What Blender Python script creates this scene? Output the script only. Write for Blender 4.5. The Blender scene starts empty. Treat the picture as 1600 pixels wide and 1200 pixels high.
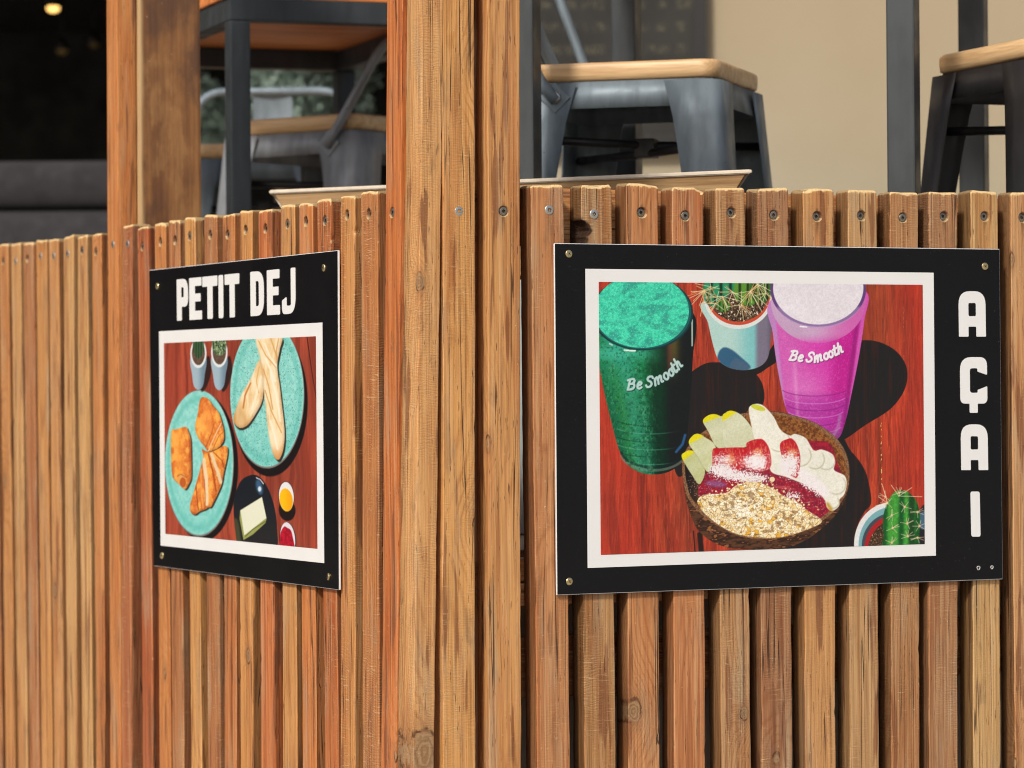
import bpy, bmesh, math, random
import numpy as np
from mathutils import Vector, Matrix
random.seed(7)
RNG = np.random.default_rng(11)
S = bpy.context.scene
COL = S.collection

# ------------------------------------------------------------------ camera, light, exposure
CAM_Z = 1.45                       # eye height over the street
FPX, PITCH, ROLL, TH = 5147.7, 0.00198, -0.00767, 0.46926
cam_d = bpy.data.cameras.new('camera')
cam_d.sensor_width = 36.0
cam_d.lens = FPX / 1600 * 36
cam_d.clip_start, cam_d.clip_end = 0.05, 400
cam_d.dof.use_dof = True
cam_d.dof.focus_distance = 4.72
cam_d.dof.aperture_fstop = 6.6
cam = bpy.data.objects.new('camera', cam_d)
COL.objects.link(cam)
_f = Vector((0, math.cos(PITCH), math.sin(PITCH)))
_r0 = Vector((1, 0, 0)); _u0 = _r0.cross(_f)
_r = math.cos(ROLL) * _r0 + math.sin(ROLL) * _u0
_u = -math.sin(ROLL) * _r0 + math.cos(ROLL) * _u0
cam.matrix_world = Matrix(((_r.x, _u.x, -_f.x, 0), (_r.y, _u.y, -_f.y, 0), (_r.z, _u.z, -_f.z, CAM_Z), (0, 0, 0, 1)))
S.camera = cam

SUN_EL, SUN_AZ = math.radians(40), math.radians(-26)   # azimuth of the sun seen from the fence, from -y towards -x
world = bpy.data.worlds.new('World'); S.world = world
world.use_nodes = True
wn = world.node_tree
sky = wn.nodes.new('ShaderNodeTexSky'); sky.sky_type = 'NISHITA'; sky.sun_disc = False
sky.sun_elevation = SUN_EL
sky.dust_density = 3.0; sky.ozone_density = 0.6
sdir = Vector((math.sin(SUN_AZ) * math.cos(SUN_EL), -math.cos(SUN_AZ) * math.cos(SUN_EL), math.sin(SUN_EL)))
sky.sun_rotation = math.atan2(sdir.x, sdir.y)
bg = wn.nodes['Background']; bg.inputs['Strength'].default_value = 0.10
wn.links.new(sky.outputs[0], bg.inputs['Color'])
sun_d = bpy.data.lights.new('sun', 'SUN'); sun_d.energy = 2.75; sun_d.angle = math.radians(7)
sun_d.color = (1.0, 0.95, 0.87)
sun = bpy.data.objects.new('sun', sun_d); COL.objects.link(sun)
sun.rotation_euler = sdir.to_track_quat('Z', 'Y').to_euler()
S.view_settings.view_transform = 'Standard'
S.view_settings.look = 'None'
S.view_settings.exposure = 0.18
S.view_settings.gamma = 1.0
S.cycles.use_denoising = True
S.cycles.max_bounces = 8
S.cycles.filter_width = 1.0

# ------------------------------------------------------------------ pixel -> plane measuring helpers
def ray(px, py):
    d = _f + _r * ((px - 800) / FPX) + _u * ((600 - py) / FPX)
    return d
U = Vector((math.cos(TH), math.sin(TH), 0))      # along the right hand facade, left to right
V = Vector((-math.sin(TH), math.cos(TH), 0))     # inward from the right facade, away along the left one
Z = Vector((0, 0, 1))
CAMP = Vector((0, 0, CAM_Z))
AR = Vector((.0612, 4.66412, 0))                  # a point of the right poster's front
BL = Vector((-.25527, 4.84047, 0))                # a point of the left poster's front
FR = AR + V * .006                                # slat fronts, right facade
FL = BL + U * .006                                # slat fronts, left facade
def hit(px, py, P, n):
    d = ray(px, py)
    t = (P - CAMP).dot(n) / d.dot(n)
    return CAMP + d * t
# facade frames: origin O at the corner, X along the facade (left to right in the picture), Y inward
_A = np.array([[U.x, -V.x], [U.y, -V.y]])
_b = np.array([FL.x - FR.x, FL.y - FR.y])
_s = np.linalg.solve(_A, _b)
CORNER = FR + U * float(_s[0]); CORNER.z = 0
ROT_R, ROT_L = TH, TH - math.pi / 2
def onR(px, py, off=0.0):
    h = hit(px, py, FR + V * off, V); return (h - CORNER).dot(U), h.z
def onL(px, py, off=0.0):
    h = hit(px, py, FL + U * off, U); return (h - CORNER).dot(-V), h.z
def onD(px, py, d):                              # at depth d from the camera
    r_ = ray(px, py); return CAMP + r_ * (d / r_.y)

# ------------------------------------------------------------------ object helpers
def put(o, parent=None, label=None, cat=None, group=None, kind=None):
    COL.objects.link(o)
    if parent is not None: o.parent = parent
    if label: o['label'] = label
    if cat: o['category'] = cat
    if group: o['group'] = group
    if kind: o['kind'] = kind
    return o
def empty(name, loc, rz=0, **k):
    o = bpy.data.objects.new(name, None); o.location = loc; o.rotation_euler = (0, 0, rz)
    o.empty_display_size = .1
    return put(o, **k)
class MB:
    def __init__(s): s.v = []; s.f = []; s.m = []; s.smooth = []
    def add(s, vs, fs, mi=0, smooth=False):
        n = len(s.v); s.v += [tuple(p) for p in vs]
        for f in fs: s.f.append(tuple(i + n for i in f)); s.m.append(mi); s.smooth.append(smooth)
    def box(s, lo, hi, mi=0, bev=0.0):
        bm = bmesh.new(); bmesh.ops.create_cube(bm, size=1)
        lo, hi = Vector(lo), Vector(hi)
        for v in bm.verts:
            v.co = Vector([(lo[i] + hi[i]) / 2 + v.co[i] * (hi[i] - lo[i]) for i in range(3)])
        if bev: bmesh.ops.bevel(bm, geom=bm.edges[:], offset=bev, segments=2, affect='EDGES', profile=.6)
        s.add([v.co for v in bm.verts], [[v.index for v in f.verts] for f in (bm.verts.index_update() or bm.faces)], mi)
        bm.free()
    def tube(s, pts, r, n=12, mi=0, caps=True):
        pts = [Vector(p) for p in pts]; rs = r if isinstance(r, (list, tuple)) else [r] * len(pts)
        vs, fs = [], []
        up = None
        for i, p in enumerate(pts):
            t = (pts[min(i + 1, len(pts) - 1)] - pts[max(i - 1, 0)]).normalized()
            if up is None:
                up = t.orthogonal().normalized()
            up = (up - t * up.dot(t)).normalized(); b = t.cross(up)
            for k in range(n):
                a = 2 * math.pi * k / n
                vs.append(p + (up * math.cos(a) + b * math.sin(a)) * rs[i])
        for i in range(len(pts) - 1):
            for k in range(n):
                fs.append((i * n + k, i * n + (k + 1) % n, (i + 1) * n + (k + 1) % n, (i + 1) * n + k))
        if caps: fs.append(tuple(range(n))[::-1]); fs.append(tuple((len(pts) - 1) * n + k for k in range(n)))
        s.add(vs, fs, mi, True)
    def build(s, name, mats, parent=None, loc=None, rz=0, fix=True, **k):
        me = bpy.data.meshes.new(name); me.from_pydata(s.v, [], s.f)
        if not isinstance(mats, (list, tuple)): mats = [mats]
        for m in mats: me.materials.append(m)
        me.polygons.foreach_set('material_index', s.m)
        me.polygons.foreach_set('use_smooth', s.smooth)
        if fix:
            bm = bmesh.new(); bm.from_mesh(me); bmesh.ops.recalc_face_normals(bm, faces=bm.faces); bm.to_mesh(me); bm.free()
        me.update()
        o = bpy.data.objects.new(name, me)
        if loc is not None: o.location = loc
        o.rotation_euler = (0, 0, rz)
        return put(o, parent, **k)
def arc_path(pts, rad, n=6):
    """polyline with its inner corners rounded"""
    pts = [Vector(p) for p in pts]; out = [pts[0]]
    for i in range(1, len(pts) - 1):
        a, b, c = pts[i - 1], pts[i], pts[i + 1]
        d1, d2 = (a - b), (c - b); r = min(rad, d1.length * .49, d2.length * .49)
        p, q = b + d1.normalized() * r, b + d2.normalized() * r
        for k in range(n + 1):
            t = k / n; out.append(p * (1 - t) ** 2 + b * 2 * t * (1 - t) + q * t * t)
    out.append(pts[-1]); return out

# ------------------------------------------------------------------ node helper
class NT:
    def __init__(s, name):
        s.mat = bpy.data.materials.new(name); s.mat.use_nodes = True
        s.t = s.mat.node_tree; s.b = s.t.nodes['Principled BSDF']; s.out = s.t.nodes['Material Output']
    def n(s, typ, ins=None, **kw):
        nd = s.t.nodes.new('ShaderNode' + typ)
        for k, v in kw.items(): setattr(nd, k, v)
        for k, v in (ins or {}).items(): s.set(nd.inputs[k], v)
        return nd
    def set(s, sock, v):
        if isinstance(v, bpy.types.NodeSocket): s.t.links.new(v, sock)
        else:
            if hasattr(sock, 'default_value'):
                if isinstance(v, (tuple, list)) and len(v) == 3 and sock.type == 'RGBA': v = (*v, 1)
                sock.default_value = v
    def m(s, op, a, b=0.0, c=None, clamp=False):
        nd = s.n('Math', operation=op, use_clamp=clamp); s.set(nd.inputs[0], a); s.set(nd.inputs[1], b)
        if c is not None: s.set(nd.inputs[2], c)
        return nd.outputs[0]
    def vm(s, op, a, b=(0, 0, 0)):
        nd = s.n('VectorMath', operation=op); s.set(nd.inputs[0], a); s.set(nd.inputs[1], b)
        return nd.outputs['Value'] if op in ('LENGTH', 'DISTANCE', 'DOT_PRODUCT') else nd.outputs[0]
    def noise(s, vec, scale=1.0, detail=3.0, rough=.55, dist=0.0):
        nd = s.n('TexNoise', {'Vector': vec, 'Scale': scale, 'Detail': detail, 'Roughness': rough, 'Distortion': dist})
        return nd.outputs['Fac']
    def ramp(s, fac, lo, hi, a=0.0, b=1.0):
        nd = s.n('MapRange', {'Value': fac, 'From Min': lo, 'From Max': hi, 'To Min': a, 'To Max': b}, interpolation_type='SMOOTHSTEP')
        return nd.outputs[0]
    def mix(s, fac, a, b, mode='MIX'):
        nd = s.n('Mix', data_type='RGBA', blend_type=mode, clamp_factor=True)
        s.set(nd.inputs[0], fac); s.set(nd.inputs[6], a); s.set(nd.inputs[7], b)
        return nd.outputs[2]
    def bump(s, h, strength=.5, dist=.002):
        nd = s.n('Bump', {'Height': h, 'Strength': strength, 'Distance': dist}); return nd.outputs[0]
    def p(s, **k):
        for a, v in k.items(): s.set(s.b.inputs[a.replace('_', ' ')], v)
        return s.mat

def lin(r, g=None, b=None):
    if g is None: r, g, b = r
    f = lambda c: (c / 255 / 12.92) if c <= 10.3 else ((c / 255 + .055) / 1.055) ** 2.4
    return (f(r), f(g), f(b))

def simple(name, col, rough=.5, metal=0.0, var=.12, nscale=30, bumps=0.0, **k):
    t = NT(name); co = t.n('TexCoord').outputs['Object']
    f = t.noise(co, nscale, 4)
    c = t.mix(t.ramp(f, .3, .7), tuple(x * (1 - var) for x in col), tuple(min(1, x * (1 + var)) for x in col))
    t.p(Base_Color=c, Roughness=t.ramp(t.noise(co, nscale * 3, 3), .3, .7, rough * .85, min(1, rough * 1.15)), Metallic=metal)
    if bumps: t.p(Normal=t.bump(t.noise(co, nscale * 6, 4), .4, bumps))
    for a, v in k.items(): t.set(t.b.inputs[a.replace('_', ' ')], v)
    return t.mat

def wood_material(name='fence_wood', grain=1.0, ends=True):
    t = NT(name)
    co = t.n('TexCoord').outputs['Object']
    oi = t.n('ObjectInfo'); rnd = oi.outputs['Random']; tint = oi.outputs['Color']; saw = oi.outputs['Alpha']
    off = t.n('CombineXYZ', {'X': t.m('MULTIPLY', rnd, 53.0), 'Y': t.m('MULTIPLY', rnd, 91.0), 'Z': t.m('MULTIPLY', rnd, 177.0)}).outputs[0]
    P = t.vm('ADD', co, off)
    sep = t.n('SeparateXYZ', {'Vector': co}); x, y, z = sep.outputs
    # knots: sparse points, real distance to them
    sc = (13.0, 13.0, 1.9)
    pv = t.vm('MULTIPLY', P, sc)
    vo = t.n('TexVoronoi', {'Vector': pv, 'Scale': 1.0, 'Randomness': 1.0}, feature='F1')
    dl = t.vm('DIVIDE', t.vm('SUBTRACT', pv, vo.outputs['Position']), (13.0, 13.0, 1.9 * 1.7))
    kd0 = t.vm('LENGTH', dl)
    kd = t.m('ADD', kd0, t.m('MULTIPLY', t.m('SUBTRACT', t.noise(P, 90, 3), .5), .006))
    kon = t.m('GREATER_THAN', t.n('SeparateColor', {'Color': vo.outputs['Color']}).outputs[0], .40)
    ka = t.n('Attribute', attribute_name='knot', attribute_type='OBJECT').outputs['Vector']      # a knot placed where the real board has one
    kx, kz, kr = t.n('SeparateXYZ', {'Vector': ka}).outputs
    ke = t.vm('LENGTH', t.n('CombineXYZ', {'X': t.m('SUBTRACT', x, kx), 'Y': 0.0, 'Z': t.m('MULTIPLY', t.m('SUBTRACT', z, kz), .62)}).outputs[0])
    ke = t.m('ADD', t.m('MULTIPLY', ke, t.m('DIVIDE', .0085, t.m('MAXIMUM', kr, .001))), t.m('MULTIPLY', t.m('SUBTRACT', t.noise(P, 90, 3), .5), .006))
    kd = t.m('MINIMUM', t.m('ADD', kd, t.m('MULTIPLY', t.m('SUBTRACT', 1.0, kon), 5.0)), t.m('ADD', ke, t.m('MULTIPLY', t.m('LESS_THAN', kr, .001), 5.0)))
    knot = t.ramp(kd, .0085, .0060)
    halo = t.ramp(kd, .020, .006)
    kwarp = t.m('MULTIPLY', t.m('EXPONENT', t.m('MULTIPLY', kd, -42.0)), .045)
    # growth rings round a pith somewhere off the section
    w1 = t.noise(t.vm('MULTIPLY', P, (5, 5, 1.1)), 1, 2)
    w2 = t.noise(t.vm('MULTIPLY', P, (14, 14, 3.5)), 1, 3)
    px = t.m('ADD', t.m('SUBTRACT', x, t.m('MULTIPLY', t.m('FRACT', t.m('MULTIPLY', rnd, 7.3)), .10)), t.m('MULTIPLY', w1, .05))
    py = t.m('ADD', t.m('ADD', y, t.m('ADD', t.m('MULTIPLY', t.m('FRACT', t.m('MULTIPLY', rnd, 13.7)), .08), .01)), t.m('MULTIPLY', w2, .012))
    R = t.m('SQRT', t.m('ADD', t.m('MULTIPLY', px, px), t.m('MULTIPLY', py, py)))
    R = t.m('ADD', R, kwarp)
    freq = t.m('MULTIPLY', t.m('ADD', t.m('MULTIPLY', t.m('FRACT', t.m('MULTIPLY', rnd, 29.1)), .9), .7), 1100.0)
    ring = t.m('ADD', t.m('MULTIPLY', t.m('SINE', t.m('MULTIPLY', R, freq)), .5), .5)
    ring = t.m('POWER', ring, 3.2)
    rstr = t.ramp(t.noise(t.vm('MULTIPLY', P, (30, 30, 2)), 1, 2), .38, .62, .10, .62)
    fib = t.noise(t.vm('MULTIPLY', P, (420, 420, 7)), 1, 4, .65)
    fib2 = t.noise(t.vm('MULTIPLY', P, (110, 110, 2.6)), 1, 4, .6)
    dark = t.mix(1.0, tint, (.60, .46, .35), 'MULTIPLY')
    c = t.mix(t.m('MULTIPLY', ring, t.m('MULTIPLY', rstr, grain)), tint, dark)
    # slow tone drift, red heartwood streaks, grey weathering
    c = t.mix(t.ramp(t.noise(t.vm('MULTIPLY', P, (26, 26, 2.2)), 1, 4, .58), .50, .62, 0, .5), c, t.mix(1.0, tint, (.70, .46, .33), 'MULTIPLY'))
    c = t.mix(t.ramp(t.noise(t.vm('MULTIPLY', P, (17, 17, 2.4)), 1.7, 4, .6), .52, .74, 0, .5), c, (.42, .33, .21))
    c = t.mix(t.ramp(t.noise(t.vm('MULTIPLY', P, (48, 48, 3.2)), 1.3, 3, .5), .60, .645, 0, .75), c, (.20, .065, .024))
    c = t.mix(t.ramp(t.noise(t.vm('MULTIPLY', P, (16, 16, 6)), 2.1, 5, .62), .565, .72, 0, .36), c, (.15, .085, .045))
    c = t.mix(t.ramp(fib, .34, .60, .34, 0), c, (.13, .05, .02))
    c = t.mix(t.ramp(fib2, .52, .72, 0, .2), c, (.78, .52, .27))
    mid = t.noise(t.vm('MULTIPLY', P, (235, 235, 3.6)), 1, 4, .6)
    c = t.mix(t.ramp(mid, .56, .62, 0, .34), c, t.mix(1.0, tint, (.38, .24, .16), 'MULTIPLY'))
    c = t.mix(t.ramp(mid, .46, .34, 0, .2), c, (.80, .56, .32))
    # end splits and long checks
    chk = t.noise(t.vm('MULTIPLY', P, (75, 75, .9)), 1, 2, .4)
    chk = t.m('ABSOLUTE', t.m('SUBTRACT', chk, .5))
    chkm = t.m('MULTIPLY', t.ramp(chk, .010, .003), t.ramp(t.noise(t.vm('MULTIPLY', P, (9, 9, 3.4)), 1, 1), .47, .56))
    pores = t.ramp(t.noise(t.vm('MULTIPLY', P, (520, 520, 38)), 1, 2), .66, .73)
    # saw marks across the board
    zz = t.m('ADD', t.m('MULTIPLY', z, 1500.0), t.m('MULTIPLY', t.noise(t.vm('MULTIPLY', P, (30, 30, 45)), 1, 3), 34.0))
    sm = t.m('ADD', t.m('MULTIPLY', t.m('SINE', t.m('ADD', zz, t.m('MULTIPLY', x, 130.0))), .5), .5)
    smask = t.m('MULTIPLY', t.ramp(t.noise(t.vm('MULTIPLY', P, (26, 26, 7)), 1, 3), .40, .62), saw)
    smm = t.m('MULTIPLY', sm, smask)
    # rough broken cross lines
    cr = t.noise(t.vm('MULTIPLY', P, (35, 35, 420)), 1, 3, .6)
    crm = t.m('MULTIPLY', t.ramp(cr, .58, .68), smask)
    c = t.mix(t.m('MULTIPLY', crm, .6), c, (.72, .45, .22))
    c = t.mix(t.m('MULTIPLY', smm, .22), c, (.18, .075, .03))
    c = t.mix(t.m('MULTIPLY', pores, .75), c, (.10, .04, .018))
    # knots
    kr = t.m('ADD', t.m('MULTIPLY', t.m('SINE', t.m('MULTIPLY', kd, 2300.0)), .5), .5)
    c = t.mix(t.m('MULTIPLY', halo, .45), c, (.26, .11, .045))
    c = t.mix(t.m('MULTIPLY', knot, .75), c, t.mix(kr, (.22, .12, .055), (.36, .23, .12)))
    c = t.mix(t.m('MULTIPLY', t.m('MULTIPLY', t.ramp(kd, .0098, .0086), t.ramp(kd, .0070, .0080)), t.ramp(t.noise(P, 60, 2), .42, .6, .1, .8)), c, (.035, .016, .008))
    c = t.mix(t.m('MULTIPLY', chkm, .85), c, (.03, .014, .007))
    # specks of dust and resin
    sp = t.ramp(t.noise(P, 260, 2), .755, .775)
    c = t.mix(t.m('MULTIPLY', sp, .65), c, (.75, .62, .45))
    if ends:
        nz = t.n('SeparateXYZ', {'Vector': t.n('TexCoord').outputs['Normal']}).outputs[2]
        en = t.m('MULTIPLY', t.ramp(t.m('ADD', nz, t.m('MULTIPLY', t.m('SUBTRACT', t.noise(P, 140, 3), .5), .9)), .14, .40), 1.0)
        c = t.mix(en, c, t.mix(t.noise(P, 400, 3), (.62, .38, .14), (.86, .66, .36)))
    h = t.m('ADD', t.m('MULTIPLY', fib, .5), t.m('MULTIPLY', ring, -.12))
    h = t.m('ADD', h, t.m('MULTIPLY', smm, .30))
    h = t.m('ADD', h, t.m('MULTIPLY', crm, .5))
    h = t.m('ADD', h, t.m('MULTIPLY', fib2, .3))
    h = t.m('SUBTRACT', h, t.m('MULTIPLY', chkm, 2.2))
    h = t.m('SUBTRACT', h, t.m('MULTIPLY', pores, .4))
    t.p(Base_Color=c, Roughness=t.ramp(fib2, .3, .7, .50, .72), Normal=t.bump(h, .75, .0011))
    t.set(t.b.inputs['Specular IOR Level'], .35)
    return t.mat
# ------------------------------------------------------------------ materials shared by many things
WOOD = wood_material('weathered_slat_wood')
STAIN_SHADE_WOOD = WOOD  # stain attribute is mixed in below
def add_stain_shade(mat):
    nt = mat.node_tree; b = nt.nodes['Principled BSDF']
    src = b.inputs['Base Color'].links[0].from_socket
    at = nt.nodes.new('ShaderNodeAttribute'); at.attribute_name = 'stain_shade'
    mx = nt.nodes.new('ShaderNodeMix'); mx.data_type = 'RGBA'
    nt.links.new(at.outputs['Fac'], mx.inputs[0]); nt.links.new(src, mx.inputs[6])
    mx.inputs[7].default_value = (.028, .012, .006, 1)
    a2 = nt.nodes.new('ShaderNodeAttribute'); a2.attribute_name = 'weathered_shaded_side'
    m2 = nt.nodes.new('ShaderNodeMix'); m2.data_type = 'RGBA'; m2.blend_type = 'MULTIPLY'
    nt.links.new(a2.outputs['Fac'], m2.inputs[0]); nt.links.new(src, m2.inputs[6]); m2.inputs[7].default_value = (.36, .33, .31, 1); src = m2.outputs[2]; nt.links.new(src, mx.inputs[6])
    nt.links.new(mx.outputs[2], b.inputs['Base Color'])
add_stain_shade(WOOD)
M_SILVER = simple('screw_zinc', (.62, .60, .55), .32, .85, .15, 400)
M_DULL = simple('screw_tarnished', (.30, .26, .21), .42, .8, .3, 400)
M_BRASS = simple('screw_brass', (.72, .55, .28), .3, .9, .15, 400)
M_HOLE = simple('screw_recess', (.03, .022, .016), .7, 0, .2, 200)

def screw_mesh(name, mats, star=True, R=.0062):
    mb = MB(); N = 48
    def ring(fn, y):
        return [(fn(2 * math.pi * k / N) * math.cos(2 * math.pi * k / N), y, fn(2 * math.pi * k / N) * math.sin(2 * math.pi * k / N)) for k in range(N)]
    def rec(a, s=1.0):
        if star: return (.0025 + .00055 * math.cos(6 * a)) * s
        return (.0009 + .0022 * max(0, math.cos(4 * a)) ** 1.5) * s
    rings = [(ring(lambda a: R, .0012), 0), (ring(lambda a: R, .0002), 0), (ring(lambda a: R * .93, -.0003), 0), (ring(lambda a: R * .70, -.0007), 0),
             (ring(lambda a: rec(a) * R / .0062, -.0008), 0), (ring(lambda a: rec(a, .85) * R / .0062, .0012), 1)]
    vs = []; fs = []; ms = []
    for r, m in rings: vs += r
    for i in range(len(rings) - 1):
        for k in range(N):
            a, b = i * N + k, i * N + (k + 1) % N
            fs.append((a, b, b + N, a + N)); ms.append(rings[i + 1][1])
    vs.append((0, .0016, 0)); c = len(vs) - 1
    for k in range(N): fs.append(((len(rings) - 1) * N + k, (len(rings) - 1) * N + (k + 1) % N, c)); ms.append(1)
    me = bpy.data.meshes.new(name); me.from_pydata(vs, [], fs)
    for m in mats: me.materials.append(m)
    me.polygons.foreach_set('material_index', ms)
    me.update(); return me
SCREW_BRIGHT = screw_mesh('screw', [M_SILVER, M_HOLE])
SCREW_DULL = screw_mesh('screw', [M_DULL, M_HOLE])
SCREW_SIGN = screw_mesh('screw', [M_BRASS, M_HOLE], star=False, R=.0055)

def vnoise(seed, x, f):
    """smooth 1-D value noise"""
    r = np.random.default_rng(seed); t = r.uniform(-1, 1, 512)
    u = np.asarray(x) * f + 100.0; i = np.floor(u).astype(int); fr = u - i; fr = fr * fr * (3 - 2 * fr)
    return t[i % 512] * (1 - fr) + t[(i + 1) % 512] * fr

def slat_mesh(w, t, zb, zt, lean, zref, seed, screws=(), notches=(), slope=0.0, chips=(), cham=.0026, name='slat', side_tone=0.0):
    r = .0016; rg = np.random.default_rng(seed)
    # perimeter stations (front, right, back, left)
    fx = list(np.arange(-w / 2 + r, w / 2 - r + 1e-6, (w - 2 * r) / 11))
    for sx, sz, sk in screws: fx += list(sx + np.arange(-.0085, .0086, .0012))
    fx += [-w / 2 + r + .0005, w / 2 - r - .0005]
    fx = sorted(v for v in fx if -w / 2 + r <= v <= w / 2 - r)
    fx = [v for i, v in enumerate(fx) if i == 0 or v - fx[i - 1] > .0004 or v >= w / 2 - r - 1e-9]
    per = [(v, 0.0, 0) for v in fx]
    for a in (30, 60): per.append((w / 2 - r + r * math.sin(math.radians(a)), r - r * math.cos(math.radians(a)), 1))
    per += [(w / 2, v, 1) for v in (r, r + .0005, .006, .012, .018, .026, t - r)]
    per += [(w / 2 - r, t, 2), (-w / 2 + r, t, 2)]
    per += [(-w / 2, v, 3) for v in (t - r, .026, .018, .012, .006, r + .0005, r)]
    for a in (60, 30): per.append((-w / 2 + r - r * math.sin(math.radians(a)), r - r * math.cos(math.radians(a)), 3))
    per = np.array(per); K = len(per)
    # levels
    lo = min(.86, zt - .1)
    lv = list(np.arange(zb, lo, .08)) + list(np.arange(lo, zt - .012, .011)) + [zt - .012, zt - .0075]
    for sx, sz, sk in screws: lv += list(sz + np.arange(-.0085, .0086, .0012)) + list(sz - np.arange(.01, .045, .003))
    for nz, B, rz, sd in notches: lv += list(nz + np.arange(-rz * 1.05, rz * 1.051, rz / 18))
    lv = sorted(v for v in lv if v <= zt - .0075 + 1e-9)
    lv = [v for i, v in enumerate(lv) if i == 0 or v - lv[i - 1] > .0005]
    rings = [(z, 0.0, 0.0) for z in lv] + [(zt - .0038, 0.0, 1.0), (zt - .0012, .42, 1.0), (zt, 1.0, 1.0), (zt + .0002, 2.4, 1.0)]
    L = len(rings)
    X = np.tile(per[:, 0], (L, 1)); Y = np.tile(per[:, 1], (L, 1)); Zc = np.array([q[0] for q in rings])[:, None] * np.ones((1, K))
    side = per[:, 2][None, :]
    zz = Zc
    # edge wander
    X = X + np.where(X > 0, 1, -1) * 0 + vnoise(seed + 1, zz, 5) * .0007
    edge = np.clip((np.abs(per[:, 0]) - (w / 2 - .006)) / .006, 0, 1)[None, :]
    X = X + edge * np.sign(per[:, 0])[None, :] * (vnoise(seed + 2, zz + per[:, 0][None, :] * 30, 22) * .0005 + vnoise(seed + 3, zz + 3 * np.sign(per[:, 0])[None, :], 90) * .00025)
    Y = Y + (Y < t * .9) * vnoise(seed + 4, zz, 3.5) * .0008
    # small dents along the arrises
    for _ in range(5):
        dz = rg.uniform(lo, zt); sd = rg.choice([-1, 1]); rr = rg.uniform(.002, .006)
        g = np.exp(-((zz - dz) / rr) ** 2) * (np.sign(X) == sd) * edge
        X = X - sd * g * .0011 * (Y < .01); Y = Y + g * .0009 * (Y < .01)
    # chamfered, uneven top
    ins = np.array([q[1] for q in rings])[:, None]; tw = np.clip((zz - (zt - .05)) / .05, 0, 1) ** 2
    cv = cham * (1 + .55 * vnoise(seed + 5, per[:, 0] * 1.0 + per[:, 1] * 1.7, 70))[None, :]
    ix = np.clip(1 - ins * cv / (w / 2), 0, 1); iy = np.clip(1 - ins * cv / (t / 2), 0, 1)
    X = X * ix; Y = t / 2 + (Y - t / 2) * iy
    Zc = Zc + tw * (slope * X + vnoise(seed + 6, X + Y * .6, 55) * .0012)
    for cx, cw, cdp in chips:
        Zc = Zc - (tw > .8) * np.clip(1 - np.abs(X - cx) / cw, 0, 1) ** .6 * cdp * np.clip(1.2 - Y / t, 0, 1)
    stain_shade = np.zeros_like(X)
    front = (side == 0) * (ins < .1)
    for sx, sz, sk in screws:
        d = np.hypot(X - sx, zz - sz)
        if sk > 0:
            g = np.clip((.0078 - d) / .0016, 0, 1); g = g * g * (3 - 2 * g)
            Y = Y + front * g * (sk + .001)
            stain_shade = np.maximum(stain_shade, front * np.clip((.0088 - d) / .002, 0, 1) * .75)  # sunk hole painted dark, as if shaded
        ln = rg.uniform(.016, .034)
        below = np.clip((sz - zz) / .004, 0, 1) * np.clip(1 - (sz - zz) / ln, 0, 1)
        stain_shade = np.maximum(stain_shade, front * below * np.clip(1 - np.abs(X - sx - .0008 * vnoise(seed, zz, 120)) / .0042, 0, 1) * (.85 if sk > 0 else .45))  # rust streak and painted screw shadow in one dark tone
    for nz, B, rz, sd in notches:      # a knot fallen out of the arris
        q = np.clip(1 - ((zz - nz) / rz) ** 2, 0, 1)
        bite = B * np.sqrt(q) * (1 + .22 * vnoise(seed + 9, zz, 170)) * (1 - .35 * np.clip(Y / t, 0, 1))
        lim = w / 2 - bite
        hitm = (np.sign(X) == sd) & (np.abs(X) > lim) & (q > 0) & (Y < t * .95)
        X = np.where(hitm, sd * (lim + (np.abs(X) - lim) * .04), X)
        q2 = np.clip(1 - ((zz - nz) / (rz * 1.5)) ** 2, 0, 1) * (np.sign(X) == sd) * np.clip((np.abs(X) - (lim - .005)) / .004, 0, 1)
        stain_shade = np.maximum(stain_shade, np.clip(q2 * 1.6, 0, 1) * .97)  # near-black cavity: rotten wood and painted shade together
    X = X + lean * (zz - zref)
    co = np.stack([X, Y, Zc], -1).reshape(-1, 3)
    me = bpy.data.meshes.new(name)
    j = np.arange(L - 1)[:, None] * K; k = np.arange(K)[None, :]; k2 = (k + 1) % K
    q = np.stack([j + k, j + k2, j + K + k2, j + K + k], -1).reshape(-1, 4)
    base = (L - 1) * K
    cap = [tuple(range(base, base + K))]
    me.vertices.add(len(co)); me.vertices.foreach_set('co', co.ravel())
    nl = q.size + K
    me.loops.add(nl); me.loops.foreach_set('vertex_index', np.concatenate([q.ravel(), np.arange(base, base + K)]))
    me.polygons.add(len(q) + 1)
    me.polygons.foreach_set('loop_start', np.concatenate([np.arange(len(q)) * 4, [len(q) * 4]]))
    try: me.polygons.foreach_set('loop_total', np.concatenate([np.full(len(q), 4), [K]]))
    except Exception: pass
    me.polygons.foreach_set('use_smooth', np.ones(len(q) + 1, bool))
    me.update(); me.validate()
    sd_ = me.attributes.new('weathered_shaded_side', 'FLOAT', 'POINT'); sd_.data.foreach_set('value', (((side == 1) | (side == 3)) * (Y > r) * side_tone).astype(np.float32).ravel() * np.ones(X.size, np.float32))  # darker slat sides: weathered grey plus painted shade of the gaps
    at = me.attributes.new('stain_shade', 'FLOAT', 'POINT'); at.data.foreach_set('value', stain_shade.ravel().astype(np.float32))
    me.materials.append(WOOD)
    return me

T = .036
def tone(rgb, saw, k=1.09, ds=.06):
    rgb = [v + (m - v) * .22 for v, m in zip(rgb, (190, 132, 78))]
    c = lin(rgb); g_ = .35 * c[0] + .5 * c[1] + .15 * c[2]; c = [x + (g_ - x) * ds for x in c]; return (min(.95, c[0] * k), min(.9, c[1] * k * 1.0), min(.85, c[2] * k * .90), saw)

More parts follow.
